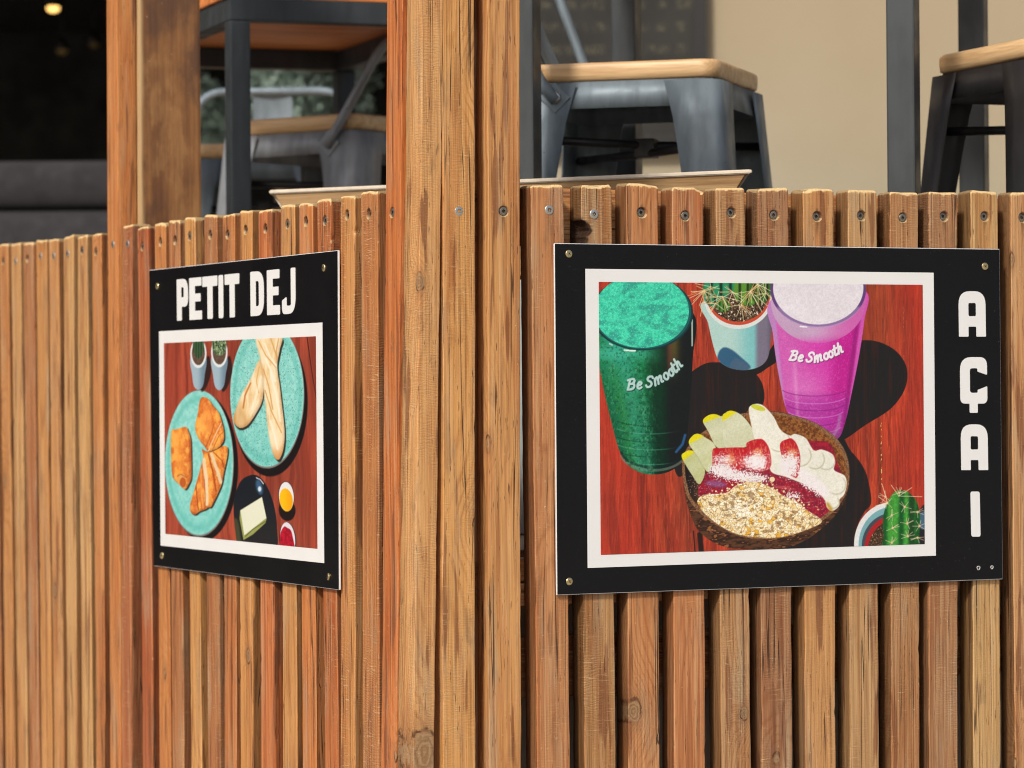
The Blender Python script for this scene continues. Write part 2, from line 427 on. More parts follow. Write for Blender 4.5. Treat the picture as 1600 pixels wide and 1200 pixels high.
def make_slat(parent, face, rows, top, scr, col, saw, full=False, notches=(), chips=(), slope=0.0, depth=0.0, label=None, seed=0, par_rot=None, thick=T, knot=None):
    """face: 'L' or 'R'; rows = ((xl, xr) at y~330, (xl, xr) at y~1190) measured face edges"""
    on = onL if face == 'L' else onR
    (a0, a1), (b0, b1) = rows
    yt = 345 if face == 'L' else 330
    sa0, z1 = on(a0, yt, depth); sa1, _ = on(a1, yt, depth)
    sb0, z2 = on(b0, 1190, depth); sb1, _ = on(b1, 1190, depth)
    w = ((sa1 - sa0) + (sb1 - sb0)) / 2
    ct, cb = (sa0 + sa1) / 2, (sb0 + sb1) / 2
    lean = (ct - cb) / (z1 - z2)
    mid = (a0 + a1) / 2
    zt = full if full else on(mid, top, depth)[1]
    zref = z1
    x0 = ct
    screws = []
    for px, py, kind in scr:
        sx, sz = on(px, py, depth)
        screws.append((sx - (x0 + lean * (sz - zref)), sz, {'b': 0.0, 'd': .0016, 's': .004}[kind], kind))
    nn = []
    for py, bpx, hpx, sd in notches:
        sx, sz = on(mid, py, depth); nn.append((sz, abs(on(mid + bpx, py, depth)[0] - sx), hpx / 1100, sd))
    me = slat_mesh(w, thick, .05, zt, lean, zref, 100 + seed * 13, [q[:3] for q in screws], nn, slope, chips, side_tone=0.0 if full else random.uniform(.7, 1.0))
    o = bpy.data.objects.new('slat', me); o.color = tone(col, saw, ds=.11 if face == 'R' and not full else .05)
    o.location = (x0, depth, 0)
    if par_rot is not None:
        c, s_ = math.cos(par_rot), math.sin(par_rot)
        o.location = (c * x0 - s_ * depth, s_ * x0 + c * depth, 0); o.rotation_euler = (0, 0, par_rot)
    put(o, parent)
    if label: o['label'] = label
    if knot:
        sx, sz = on(knot[0], knot[1], depth); o['knot'] = (sx - x0, sz, knot[2])
    for sx, sz, sk, kind in screws:
        so = bpy.data.objects.new('screw', SCREW_BRIGHT if kind == 'b' else SCREW_DULL)
        so.location = (sx + lean * (sz - zref), -.0004 + sk, sz)
        so.rotation_euler = (0, random.uniform(0, 6.28), 0)
        if kind == 'b': so.scale = (1.08, 1, 1.08)
        put(so, o)
    return o, x0, w

def board(name, parent, size, loc, rot, col, saw=.2, bev=.003, **k):
    """a plain sawn board: size = (x, y, z) with the grain along local z"""
    mb = MB(); mb.box((-size[0] / 2, -size[1] / 2, 0), (size[0] / 2, size[1] / 2, size[2]), bev=bev)
    o = mb.build(name, WOOD, parent, fix=True, **k); o.location = loc; o.rotation_euler = rot; o.color = tone(col, saw)
    return o

# ------------------------------------------------------------------ right hand fence
fr = empty('slat_fence', CORNER, ROT_R, label='right hand fence of upright brown wooden slats behind the wide smoothie poster', cat='fence')
right = [
 # rows top, rows bottom, top y, screws, colour, saw
 (((830, 882), (840, 890.5)), 289, [(858, 328, 'b')], (190, 122, 70), .35, {}),
 (((909, 956), (912.7, 962.6)), 289, [(928, 334.5, 'b')], (176, 126, 72), .9, {'notches': [(358, 13, 14, -1), (375, 7, 14, -1)], 'chips': [(.004, .016, .0025)], 'slope': .03}),
 (((979.5, 1028), (982, 1031)), 288, [(1003, 332, 's')], (196, 126, 70), .15, {'slope': -.05, 'knot': (990, 1112, .012)}),
 (((1050, 1099), (1053.5, 1102)), 292, [(1071, 337, 'd')], (190, 114, 62), .3, {'chips': [(.023, .010, .005)]}),
 (((1119, 1164), (1128, 1174.5)), 293, [(1143, 332, 's')], (178, 130, 84), .8, {'knot': (1163, 1114, .007)}),
 (((1185, 1233), (1191, 1238)), 294, [(1209, 336, 'd')], (158, 108, 74), .9, {}),
 (((1255, 1303), (1259, 1306)), 295, [(1277, 338, 's')], (198, 140, 80), .35, {'chips': [(-.022, .010, .004)]}),
 (((1325, 1370), (1329, 1373)), 298, [(1346, 337, 's')], (186, 142, 92), .5, {'notches': [(1069, 9, 9, 1), (1082, 8, 7.5, 1)]}),
 (((1391, 1435), (1393, 1437)), 301, [(1411, 340, 'd')], (172, 120, 74), .8, {}),
 (((1452, 1496), (1452, 1497)), 300, [(1475, 338, 's')], (160, 110, 72), .8, {}),
 (((1517, 1560), (1522, 1564)), 298, [(1539, 338, 's')], (200, 158, 98), .25, {}),
 (((1580, 1625), (1586, 1632)), 301, [(1598, 340, 's')], (200, 146, 94), .3, {}),
 (((1645, 1690), (1650, 1696)), 303, [(1667, 341, 's')], (184, 130, 80), .3, {}),
 (((1709, 1754), (1714, 1760)), 304, [(1731, 342, 's')], (176, 120, 76), .3, {}),
]
for i, (rows, top, scr, col, saw, kw) in enumerate(right):
    make_slat(fr, 'R', rows, top, scr, col, saw, seed=i, **kw)
def railR(y0, y1, px, col, off=T + .001, th=.028, x0=.03, x1=1.25, saw=.2):
    _, za = onR(px, y0, off); _, zb = onR(px, y1, off)
    return board('rail', fr, (abs(za - zb), th, x1 - x0), (x0, off + th / 2, (za + zb) / 2), (0, math.pi / 2, 0), col, saw)
railR(293, 383, 822, (196, 136, 84))
railR(872, 908, 818, (150, 96, 56))
railR(911, 948, 818, (186, 136, 96), saw=.6)
railR(996, 1092, 818, (112, 72, 46), off=T + .012)

# ------------------------------------------------------------------ left hand fence
fl = empty('slat_fence', CORNER, ROT_L, label='left hand fence of narrow upright slats behind the breakfast poster', cat='fence')
left = [
 (((-43, -28), (-31, -16)), 386, [(-36, 411, 'b')], (196, 140, 84), .2),
 (((-22, -8), (-10, 3)), 384, [(-14, 410, 'd')], (180, 115, 66), .2),
 (((-2, 12), (9, 22)), 382, [(5, 408, 'd')], (196, 134, 78), .2),
 (((16, 31), (28.5, 42)), 381, [(24.5, 408, 'b')], (202, 154, 102), .2),
 (((37, 51), (46.5, 62)), 379, [(43, 404, 's')], (168, 106, 66), .3),
 (((56, 72), (64.5, 81)), 375, [(63.5, 400, 'b')], (196, 134, 72), .2),
 (((75, 91), (85, 99)), 374, [(84, 399.5, 'b')], (200, 142, 88), .3),
 (((97.5, 114), (106, 120)), 369, [(106, 396, 'b')], (200, 154, 102), .2),
 (((120, 136), (129, 144)), 368.5, [(128, 391, 'd')], (204, 158, 104), .1),
 (((144, 158), (150, 164)), 366, [(150, 393, 'd')], (194, 122, 66), .2),
 (((192, 206), (190, 205)), 351.5, [(199.5, 381, 'b')], (164, 88, 52), .6),
 (((215.5, 230.5), (223, 240)), 355, [(222.5, 385, 'd')], (178, 86, 42), .1),
 (((240, 259), (251, 266)), 349, [(250, 378, 's')], (196, 120, 58), .1),
 (((264, 280), (269.5, 287.5)), 344.5, [(273.5, 375, 's')], (168, 104, 62), .5),
 (((288, 304), (299, 315)), 340, [(296, 369, 'd')], (206, 146, 80), .3),
 (((318, 338), (325, 344)), 335.6, [(327.5, 367, 's')], (168, 104, 62), .6),
 (((347, 365.5), (351, 369)), 334.6, [(354.5, 366, 's')], (192, 116, 60), .2),
 (((374.5, 393), (375, 395)), 329, [(383.5, 359, 's')], (206, 140, 74), .2),
 (((403, 425), (409, 428.5)), 328, [(414, 357, 's')], (194, 102, 50), .2),
 (((439, 460), (442, 464)), 320, [(449, 350, 'd')], (200, 140, 80), .1),
 (((467, 488), (472, 494)), 318, [(477.5, 346, 's')], (204, 120, 58), .1),
 (((496, 517), (508, 528.5)), 311, [(508, 344.5, 'd')], (184, 98, 46), .8),
 (((531.5, 552.5), (531.5, 555)), 307, [(541.5, 336, 's')], (202, 138, 76), 1.0),
 (((564.5, 590), (567, 592)), 299.5, [(576.5, 334, 's')], (182, 112, 60), 1.0),
]
for k in range(12):
    a = -62 - 19.6 * k
    left.append((((a, a + 14.6 - .15 * k), (a + 12, a + 26.6 - .15 * k)), 387 + 2.6 * k, [(a + 7, 412 + 2.4 * k, 'd')], random.choice([(196, 134, 78), (180, 118, 68), (200, 148, 94), (168, 106, 66)]), .2))
for i, (rows, top, scr, col, saw) in enumerate(left):
    make_slat(fl, 'L', rows, top, scr, col, saw, seed=(40 if i < 24 else 90) + i, slope=random.uniform(-.06, .06))
for (za, zb) in ((1.60, 1.67), (1.13, 1.20)):
    x_end = onL(-62 - 19.6 * 11, 345)[0] - .01
    o = board('rail', fl, (zb - za, .028, -x_end - .02), (x_end, T + .001 + .014, (za + zb) / 2), (0, math.pi / 2, 0), (150, 96, 58))

# ------------------------------------------------------------------ corner post clad in four tall slats
cp = empty('corner_post', CORNER, 0, label='tall corner post clad in four full height slats between the two posters', cat='post')
make_slat(cp, 'L', ((603, 625), (594, 619)), 0, [(613, 332, 'd')], (196, 104, 44), .1, full=2.62, seed=80, par_rot=ROT_L)
# the arris slat: its left face carries on the left fence, its edge shows on the right
ar, _, _ = make_slat(cp, 'R', ((656, 689.5), (645.5, 677.7)), 0, [], (214, 158, 100), .75, full=2.62, seed=81, par_rot=ROT_R, thick=.051, notches=[(116, 5.5, 9, 1)], knot=(662, 1178, .022))
sx, sz = onL(642.5, 329, -.001)
so = bpy.data.objects.new('screw', SCREW_DULL); so.parent = ar; COL.objects.link(so)
so.matrix_world = Matrix.Identity(4)
_w = CORNER - V * sx; _inv = (Matrix.Translation(CORNER) @ Matrix.Rotation(0, 4, 'Z') @ Matrix.Translation(ar.location) @ Matrix.Rotation(ROT_R, 4, 'Z')).inverted()
_l = _inv @ Vector((_w.x, _w.y, sz)); so.location = (_l.x - .0002, _l.y, _l.z); so.rotation_euler = (0, 0, -math.pi / 2)
make_slat(cp, 'R', ((691, 742), (693, 743)), 0, [(717, 330, 'b')], (212, 152, 86), .5, full=2.62, seed=85, par_rot=ROT_R)
make_slat(cp, 'R', ((763, 812.5), (764, 815)), 0, [(787, 330, 'd')], (204, 146, 88), .15, full=2.62, seed=83, par_rot=ROT_R)
mbp = MB(); mbp.box((.040, T + .001, .02), (.135, T + .09, 2.62), bev=.003)
o = mbp.build('core', WOOD, cp); o.rotation_euler = (0, 0, ROT_R); o.color = tone((120, 70, 40), .2)

# ------------------------------------------------------------------ post part way along the left fence
lp = empty('post', CORNER, 0, label='square brown timber post rising behind the left fence, one full height slat on its edge', cat='post')
_, xs, ws = make_slat(lp, 'L', ((167.5, 184), (172, 187.5)), 0, [(176.5, 382, 'b')], (200, 122, 60), .1, full=2.62, seed=90, par_rot=ROT_L)
# ------------------------------------------------------------------ the two posters
def sign_mats():
    t = NT('poster_black'); co = t.n('TexCoord').outputs['Object']
    sp = t.ramp(t.noise(co, 300, 2), .725, .75); sc = t.noise(t.vm('MULTIPLY', co, (40, 40, 300)), 1, 4)
    c = t.mix(t.m('MULTIPLY', sp, .35), (.006, .0055, .006), (.25, .24, .22))
    c = t.mix(t.m('MULTIPLY', t.ramp(sc, .62, .74), .06), c, (.12, .12, .12))
    bk = t.p(Base_Color=c, Roughness=t.ramp(t.noise(co, 9, 4), .3, .7, .26, .34))
    t.set(t.b.inputs['Specular IOR Level'], .27)
    wh = simple('poster_white_print', (.80, .785, .76), .38, 0, .012, 8)
    ed = simple('poster_board_edge', (.72, .72, .72), .4, 0, .06, 60)
    t = NT('poster_picture_print')
    a = t.n('Attribute', attribute_name='print_color')
    t.p(Base_Color=a.outputs['Color'], Roughness=.36)
    t.set(t.b.inputs['Specular IOR Level'], .35)
    return bk, wh, ed, t.mat
M_BLACK, M_WHITE, M_EDGE, M_PRINT = sign_mats()

class Frame2:
    """plane of a poster: x to the right along it, z up; pixel measurements to plane coordinates and back"""
    def __init__(s, on, P, n, ax):
        s.P, s.n, s.ax = P, n, ax
    def xy(s, px, py):
        h = hit(px, py, s.P, s.n); return (h - s.P).dot(s.ax), h.z
    def grid(s, X, Zg):
        """plane coordinates -> photo pixels, for measuring the print"""
        W = np.stack([s.P.x + s.ax.x * X, s.P.y + s.ax.y * X, Zg - CAM_Z], -1)
        d = W @ np.array(_f); return 800 + FPX * (W @ np.array(_r)) / d, 600 - FPX * (W @ np.array(_u)) / d
PR, PL = Frame2(None, AR, V, U), Frame2(None, BL, U, -V)

def rect_of(F, pts):
    q = [F.xy(*p) for p in pts]       # TL TR BR BL
    return ((q[0][0] + q[3][0]) / 2, (q[1][0] + q[2][0]) / 2, (q[2][1] + q[3][1]) / 2, (q[0][1] + q[1][1]) / 2)

def round_poly(pts, rads, n=6):
    out = []; N = len(pts)
    for i in range(N):
        b = Vector(pts[i]); a = Vector(pts[i - 1]); c = Vector(pts[(i + 1) % N])
        r = rads[i] if isinstance(rads, (list, tuple)) else rads
        d1, d2 = a - b, c - b; ang = d1.angle(d2); t = min(r / max(1e-6, math.tan(ang / 2)), d1.length * .5, d2.length * .5)
        if r <= 0 or t < 1e-9: out.append(tuple(b)); continue
        p, q = b + d1.normalized() * t, b + d2.normalized() * t
        for k in range(n + 1):
            u = k / n; w = p * (1 - u) ** 2 + b * 2 * u * (1 - u) + q * u * u
            # pull towards a circle
            out.append(tuple(w))
    return out
def glyph_mesh(name, outlines, th):
    cu = bpy.data.curves.new('glyph_outline', 'CURVE'); cu.dimensions = '2D'; cu.fill_mode = 'BOTH'; cu.extrude = th / 2
    for o in outlines:
        sp = cu.splines.new('POLY'); sp.points.add(len(o) - 1); sp.use_cyclic_u = True
        for p, q in zip(sp.points, o): p.co = (q[0], q[1], 0, 1)
    ob = bpy.data.objects.new('glyph_outline', cu)
    me = bpy.data.meshes.new_from_object(ob); me.name = name
    bpy.data.objects.remove(ob); bpy.data.curves.remove(cu)
    return me

# glyphs in a unit box, drawn by hand: heavy rounded condensed capitals. value = list of (points, radii) outlines
ST = .38
GL = {
 'P': [([(0, 0), (0, 1), (1, 1), (1, .33), (.43, .33), (.43, 0)], [.05, .06, .5, .42, .02, .05]), ([(.40, .80), (.62, .80), (.62, .56), (.40, .56)], [.02, .10, .12, .02])],
 'E': [([(0, 0), (0, 1), (.98, 1), (.98, .80), (.45, .80), (.45, .62), (.90, .62), (.90, .43), (.45, .43), (.45, .21), (1, .21), (1, 0)], [.06, .06, .07, .07, .02, .02, .06, .06, .02, .02, .07, .07])],
 'T': [([(0, 1), (1, 1), (1, .76), (.68, .76), (.68, 0), (.33, 0), (.33, .76), (0, .76)], [.07, .07, .08, .02, .08, .08, .02, .08])],
 'I': [([(0, 0), (0, 1), (1, 1), (1, 0)], [.22, .22, .22, .22])],
 'D': [([(0, 0), (0, 1), (1, 1), (1, 0)], [.06, .06, .55, .55]), ([(.40, .78), (.63, .78), (.63, .22), (.40, .22)], [.03, .16, .16, .03])],
 'J': [([(.66, 1), (1, 1), (1, 0), (0, 0), (0, .30), (.34, .38), (.34, .18), (.66, .18)], [.10, .10, .5, .5, .08, .08, .12, .14])],
 'A': [([(0, 0), (0, 1), (1, 1), (1, 0), (.645, 0), (.645, .22), (.355, .22), (.355, 0)], [.03, .42, .42, .03, .05, .06, .06, .05]), ([(.36, .74), (.64, .74), (.64, .45), (.36, .45)], [.09, .09, .09, .09])],
 'C': [([(0, .165), (0, 1), (1, 1), (1, .68), (.645, .74), (.645, .80), (.36, .80), (.36, .36), (.645, .36), (.645, .41), (1, .48), (1, .165), (.64, .165), (.64, 0), (.34, 0), (.34, .165)],
        [.40, .42, .42, .04, .04, .08, .12, .12, .08, .04, .04, .40, .03, .05, .05, .03])],
}
def letter(parent, F, ch, quad, y, mat):
    """quad: pixel corners TL TR BR BL of the letter on the print"""
    q = [F.xy(*p) for p in quad]
    asp = (q[1][0] - q[0][0]) / ((q[0][1] - q[3][1]))
    outs = []
    for pts, rad in GL[ch]:
        sc = [(p[0] * asp, p[1]) for p in pts]          # round in true proportions
        rr = [r * min(asp, 1) if r > .2 else r * .45 for r in rad]
        poly = round_poly(sc, rr)
        o = []
        for a, b in poly:
            u, v = a / asp, b
            x = (1 - v) * ((1 - u) * q[3][0] + u * q[2][0]) + v * ((1 - u) * q[0][0] + u * q[1][0])
            z = (1 - v) * ((1 - u) * q[3][1] + u * q[2][1]) + v * ((1 - u) * q[0][1] + u * q[1][1])
            o.append((x, z))
        outs.append(o)
    me = glyph_mesh('letter', outs, .0003)
    for v in me.vertices: x, z_, t = v.co; v.co = (x, y - t, z_)
    me.materials.clear(); me.materials.append(mat)
    ob = bpy.data.objects.new('letter', me); put(ob, parent)
    return ob

# ------------------------------------------------------------------ a small painter for the printed pictures
def hash2(ix, iy, s):
    n = (ix.astype(np.int64) * 374761393 + iy.astype(np.int64) * 668265263 + s * 974634777) & 0xffffffff
    n = ((n ^ (n >> 13)) * 1274126177) & 0xffffffff
    return ((n ^ (n >> 16)) & 0xffff) / 65535.0
def vn(x, y, s=0):
    ix, iy = np.floor(x).astype(int), np.floor(y).astype(int); fx, fy = x - ix, y - iy
    fx = fx * fx * (3 - 2 * fx); fy = fy * fy * (3 - 2 * fy)
    a, b, c, d = hash2(ix, iy, s), hash2(ix + 1, iy, s), hash2(ix, iy + 1, s), hash2(ix + 1, iy + 1, s)
    return (a * (1 - fx) + b * fx) * (1 - fy) + (c * (1 - fx) + d * fx) * fy
def fbm(x, y, s=0, o=4):
    v = 0; a = .5
    for i in range(o): v = v + a * vn(x * 2 ** i + i * 17, y * 2 ** i, s + i); a *= .5
    return v / (1 - .5 ** o)
def cells(x, y, s=0):
    """nearest and second nearest jittered point: distances and a random id"""
    ix, iy = np.floor(x).astype(int), np.floor(y).astype(int)
    d1 = np.full(x.shape, 9.0); d2 = np.full(x.shape, 9.0); idr = np.zeros(x.shape)
    for a in (-1, 0, 1):
        for b in (-1, 0, 1):
            jx, jy = ix + a, iy + b
            d = np.hypot(jx + hash2(jx, jy, s) - x, jy + hash2(jx, jy, s + 1) - y)
            n = d < d1
            d2 = np.where(n, d1, np.minimum(d2, d)); idr = np.where(n, hash2(jx, jy, s + 2), idr); d1 = np.where(n, d, d1)
    return d1, d2, idr
def spline(pts, n=6):
    P = np.array(pts, float); N = len(P); out = []
    for i in range(N):
        p0, p1, p2, p3 = P[i - 1], P[i], P[(i + 1) % N], P[(i + 2) % N]
        for k in range(n):
            t = k / n
            out.append(.5 * ((2 * p1) + (-p0 + p2) * t + (2 * p0 - 5 * p1 + 4 * p2 - p3) * t * t + (-p0 + 3 * p1 - 3 * p2 + p3) * t ** 3))
    return np.array(out)
class Paint:
    def __init__(s, X, Y, base):
        s.X, s.Y = X, Y; s.C = np.ones(X.shape + (3,)) * np.array(base, float)
    def put(s, mask, col):
        m = np.clip(mask, 0, 1)[..., None]; s.C = s.C * (1 - m) + np.asarray(col, float) * m
    def poly(s, pts, soft=.8, smooth=True):
        P = spline(pts) if smooth else np.array(pts, float)
        X, Y = s.X, s.Y
        out = np.zeros(X.shape)
        lo, hi = P.min(0) - 6, P.max(0) + 6
        sel = (X > lo[0]) & (X < hi[0]) & (Y > lo[1]) & (Y < hi[1])
        x, y = X[sel], Y[sel]
        if not len(x): return out
        d = np.full(x.shape, 1e9); ins = np.zeros(x.shape, bool)
        for i in range(len(P)):
            a, b = P[i - 1], P[i]; e = b - a; L = e @ e + 1e-12
            t = np.clip(((x - a[0]) * e[0] + (y - a[1]) * e[1]) / L, 0, 1)
            d = np.minimum(d, np.hypot(x - a[0] - t * e[0], y - a[1] - t * e[1]))
            if a[1] != b[1]:
                c = (a[1] > y) != (b[1] > y)
                ins ^= c & (x < (b[0] - a[0]) * (y - a[1]) / (b[1] - a[1]) + a[0])
        sd = np.where(ins, d, -d)
        out[sel] = np.clip(sd / soft + .5, 0, 1)
        return out
    def ell(s, cx, cy, rx, ry, rot=0.0, soft=.8):
        c, q = math.cos(rot), math.sin(rot); dx, dy = s.X - cx, s.Y - cy
        u, v = (dx * c + dy * q) / rx, (-dx * q + dy * c) / ry
        r = np.hypot(u, v); g = np.hypot(u / rx, v / ry) / np.maximum(r, 1e-6)
        return np.clip((1 - r) / np.maximum(g, 1e-6) / soft + .5, 0, 1)
    def line(s, pts, w, soft=.7):
        P = np.array(pts, float); out = np.zeros(s.X.shape)
        for i in range(len(P) - 1):
            a, b = P[i], P[i + 1]; lo, hi = np.minimum(a, b) - w - 2, np.maximum(a, b) + w + 2
            sel = (s.X > lo[0]) & (s.X < hi[0]) & (s.Y > lo[1]) & (s.Y < hi[1])
            x, y = s.X[sel], s.Y[sel]
            if not len(x): continue
            e = b - a; t = np.clip(((x - a[0]) * e[0] + (y - a[1]) * e[1]) / (e @ e + 1e-12), 0, 1)
            d = np.hypot(x - a[0] - t * e[0], y - a[1] - t * e[1])
            out[sel] = np.maximum(out[sel], np.clip((w / 2 - d) / soft + .5, 0, 1))
        return out
def mixc(a, b, t):
    t = np.clip(t, 0, 1)[..., None]; return np.array(a, float) * (1 - t) + np.array(b, float) * t
def sst(x, a, b):
    t = np.clip((x - a) / (b - a), 0, 1); return t * t * (3 - 2 * t)

# single stroke italic script for the words printed on the glasses
SCR = {
 'B': (.95, [[(.10, 0), (.30, 1.0)], [(.08, .93), (.30, 1.0), (.62, 1.0), (.72, .82), (.60, .60), (.28, .54)], [(.42, .56), (.68, .48), (.70, .22), (.50, .02), (.08, 0)]]),
 'e': (.62, [[(.10, .30), (.42, .40), (.50, .52), (.38, .66), (.20, .60), (.08, .35), (.10, .10), (.26, 0), (.48, .10)]]),
 ' ': (.28, []),
 'S': (.90, [[(.74, .82), (.64, .98), (.40, 1.0), (.22, .84), (.28, .64), (.52, .46), (.58, .22), (.40, .02), (.14, .02), (.04, .20)]]),
 'm': (1.12, [[(.06, 0), (.20, .62)], [(.14, .38), (.38, .66), (.50, .56), (.40, 0)], [(.46, .36), (.72, .66), (.84, .56), (.76, .08), (.90, .04)]]),
 'o': (.60, [[(.30, .64), (.12, .52), (.06, .22), (.20, 0), (.40, .08), (.50, .36), (.42, .60), (.30, .64)]]),
 't': (.46, [[(.30, .98), (.12, .14), (.22, 0), (.38, .08)], [(.06, .64), (.46, .68)]]),
 'h': (.66, [[(.06, 0), (.32, 1.05)], [(.14, .34), (.36, .64), (.48, .54), (.40, .08), (.54, .02)]]),
}
def script(pt, text, base, size, w, col, shade):
    """base: pixel points of the curved baseline"""
    B = np.array(base, float); seg = np.hypot(*np.diff(B, axis=0).T); cum = np.concatenate([[0], np.cumsum(seg)])
    tot = sum(SCR[c][0] for c in text); k = cum[-1] / tot; x0 = 0
    m = np.zeros(pt.X.shape); m2 = np.zeros(pt.X.shape)
    for c in text:
        adv, strokes = SCR[c]
        for st in strokes:
            q = []
            stp = np.array(st, float)
            if len(stp) > 2:
                o = []
                for i in range(len(stp) - 1):
                    p0, p1, p2, p3 = stp[max(i - 1, 0)], stp[i], stp[i + 1], stp[min(i + 2, len(stp) - 1)]
                    for j in range(4):
                        t = j / 4; o.append(.5 * ((2 * p1) + (-p0 + p2) * t + (2 * p0 - 5 * p1 + 4 * p2 - p3) * t * t + (-p0 + 3 * p1 - 3 * p2 + p3) * t ** 3))
                o.append(stp[-1]); stp = np.array(o)
            for a, b in stp:
                sx = (x0 + a + b * .12) * k; i = int(np.clip(np.searchsorted(cum, sx) - 1, 0, len(seg) - 1))
                d = (B[i + 1] - B[i]) / seg[i]; nrm = np.array([d[1], -d[0]])
                p = B[i] + d * (sx - cum[i]) + nrm * b * size; q.append(p)
            q = np.array(q)
            m = np.maximum(m, pt.line(q, w)); m2 = np.maximum(m2, pt.line(q + [1.0, 1.1], w + .6))
        x0 += adv
    pt.put(m2 * .8, shade); pt.put(m, col)

def wood_table(pt, X, Y, c0, c1, c2, slope, sx=9.0):
    xx = X + Y * slope + (fbm(X / 60, Y / 90, 5) - .5) * 14
    f = fbm(xx / sx, Y / 150, 3, 5); g = fbm(xx / 2.2, Y / 60, 9, 3); h = fbm(xx / 40, Y / 200, 21, 3)
    c = mixc(c0, c1, sst(f, .35, .7)); c = c * (1 - sst(h, .5, .75)[..., None] * .45) + np.array(c2, float) * sst(h, .5, .75)[..., None] * .45
    c = c * (.86 + .28 * g)[..., None]
    pt.C = c

def paint_right(X, Y):
    p = Paint(X, Y, (160, 50, 35)); put_, P, E, L = p.put, p.poly, p.ell, p.line
    wood_table(p, X, Y, (182, 64, 39), (148, 50, 33), (108, 54, 36), -.04)
    put_(sst(fbm(X / 1.6, Y / 34, 19, 3), .56, .70) * .45, (92, 34, 26)); put_(sst(fbm(X / 1.5, Y / 22, 29, 3), .62, .72) * .35, (216, 96, 60))
    put_(sst(X, 1040, 960) * .35, (196, 48, 36)); put_(sst(X, 1370, 1440) * .35, (205, 52, 38))
    put_(E(1360, 500, 40, 130, 0, 40) * .3, (120, 70, 40))
    put_(L([(1093, 835), (1096, 870)], 8, 2) * .9, (30, 18, 16)); put_(L([(1083, 830), (1086, 870)], 2, 1), (60, 25, 20))
    put_(L([(1372, 640), (1373, 700), (1374, 800)], 6, 4) * .35, (60, 30, 22)); put_(L([(1002, 745), (1004, 865)], 3, 3) * .4, (70, 25, 20))
    dots = (fbm(X / 1.5, Y / 3.5, 71, 2) > .62)
    put_(L([(1374, 560), (1376, 650), (1377, 760)], 1.6) * dots * .9, (225, 190, 110)); put_(L([(1411, 480), (1412, 620)], 1.2) * dots * .4, (200, 150, 90))
    blk = mixc((30, 27, 27), (46, 28, 24), sst(fbm(X / 3, Y / 60, 77, 3), .5, .75))
    shb = (18, 17, 18)
    put_(P([(1070, 592), (1090, 574), (1112, 566), (1150, 570), (1178, 582), (1192, 604), (1191, 632), (1165, 645), (1150, 700), (1090, 720), (1060, 745), (1050, 700), (1060, 620)]) * .98, blk)
    put_(P([(1300, 590), (1330, 540), (1345, 532), (1372, 534), (1400, 549), (1416, 574), (1414, 606), (1392, 638), (1352, 664), (1318, 687), (1295, 690)]), blk)
    put_(P([(1145, 573), (1190, 560), (1212, 535), (1216, 560), (1200, 574), (1176, 586)]), blk)
    put_(P([(1306, 690), (1330, 706), (1350, 733), (1359, 765), (1360, 788), (1350, 800), (1338, 826), (1334, 868), (1240, 876), (1170, 874), (1180, 856), (1260, 830)], 1.2), blk)
    nz = fbm(X / 3, Y / 3, 31, 4); fine = fbm(X / 1.3, Y / 1.3, 33, 3)
    # green smoothie glass
    body = P([(925, 500), (934, 560), (943, 610), (955, 660), (968, 706), (985, 730), (1012, 741), (1042, 738), (1062, 724), (1071, 700), (1077, 640), (1082, 560), (1082, 488), (1003, 470)])
    tt = sst(Y, 505, 740); lf = 930 + (Y - 500) * .19; u = (X - lf) / (1080 - lf - (Y - 500) * .04)
    c = mixc((44, 152, 122), (16, 96, 66), tt); c = c + (mixc((20, 116, 62), (6, 78, 52), tt) - c) * sst(np.abs(u - .18 - (nz - .5) * .3), .0, .3)[..., None]
    c = c * (1 - .5 * sst(u, .42, .6)[..., None]) ; c = c + (np.array([18, 22, 22]) - c) * sst(u, .62, .80)[..., None]
    c = c * (.86 + .3 * nz)[..., None]
    put_(body, c)
    put_(body * np.exp(-((u - .10 - tt * .05) / .09) ** 2) * sst(Y, 540, 620) * .5 * (nz + .3), (44, 128, 40))
    put_(body * np.exp(-((X - 990 + (Y - 640) * -.10) / 13) ** 2) * sst(Y, 560, 600) * .55, (60, 160, 120))
    put_(body * np.exp(-((X - 1052) / 9) ** 2) * sst(Y, 610, 540) * .7, (110, 96, 40)); put_(body * np.exp(-((X - 1046) / 4) ** 2) * sst(Y, 600, 560) * .5, (120, 60, 50))
    put_(body * np.exp(-((Y - 552) / 12) ** 2) * sst(u, .75, .4) * .6, (70, 190, 160))
    for k, yy in enumerate((652, 664, 677, 689, 700, 712)):
        a = np.linspace(.15, .85, 12) * math.pi
        arc = [(1016 - 58 * math.cos(t) + (yy - 650) * .02, yy + 14 * math.sin(t)) for t in a]
        put_(L(arc, 1.6, 1.2) * body * sst(u, .95, .5) * .5, (96, 170, 140) if k % 2 else (4, 40, 30))
    arc = [(1020 - 50 * math.cos(t), 708 + 27 * math.sin(t)) for t in np.linspace(.05, .98, 20) * math.pi]
    put_(L(arc, 4, 1.5) * .6, (120, 130, 116)); put_(L([(x, y - 5) for x, y in arc], 4, 1.5) * .6, (12, 30, 30))
    put_(L([(1056, 706), (1066, 694), (1070, 680)], 4, 2) * .85, (44, 96, 150)); put_(L([(1081, 500), (1081, 540)], 2.4) * .8, (196, 214, 200))
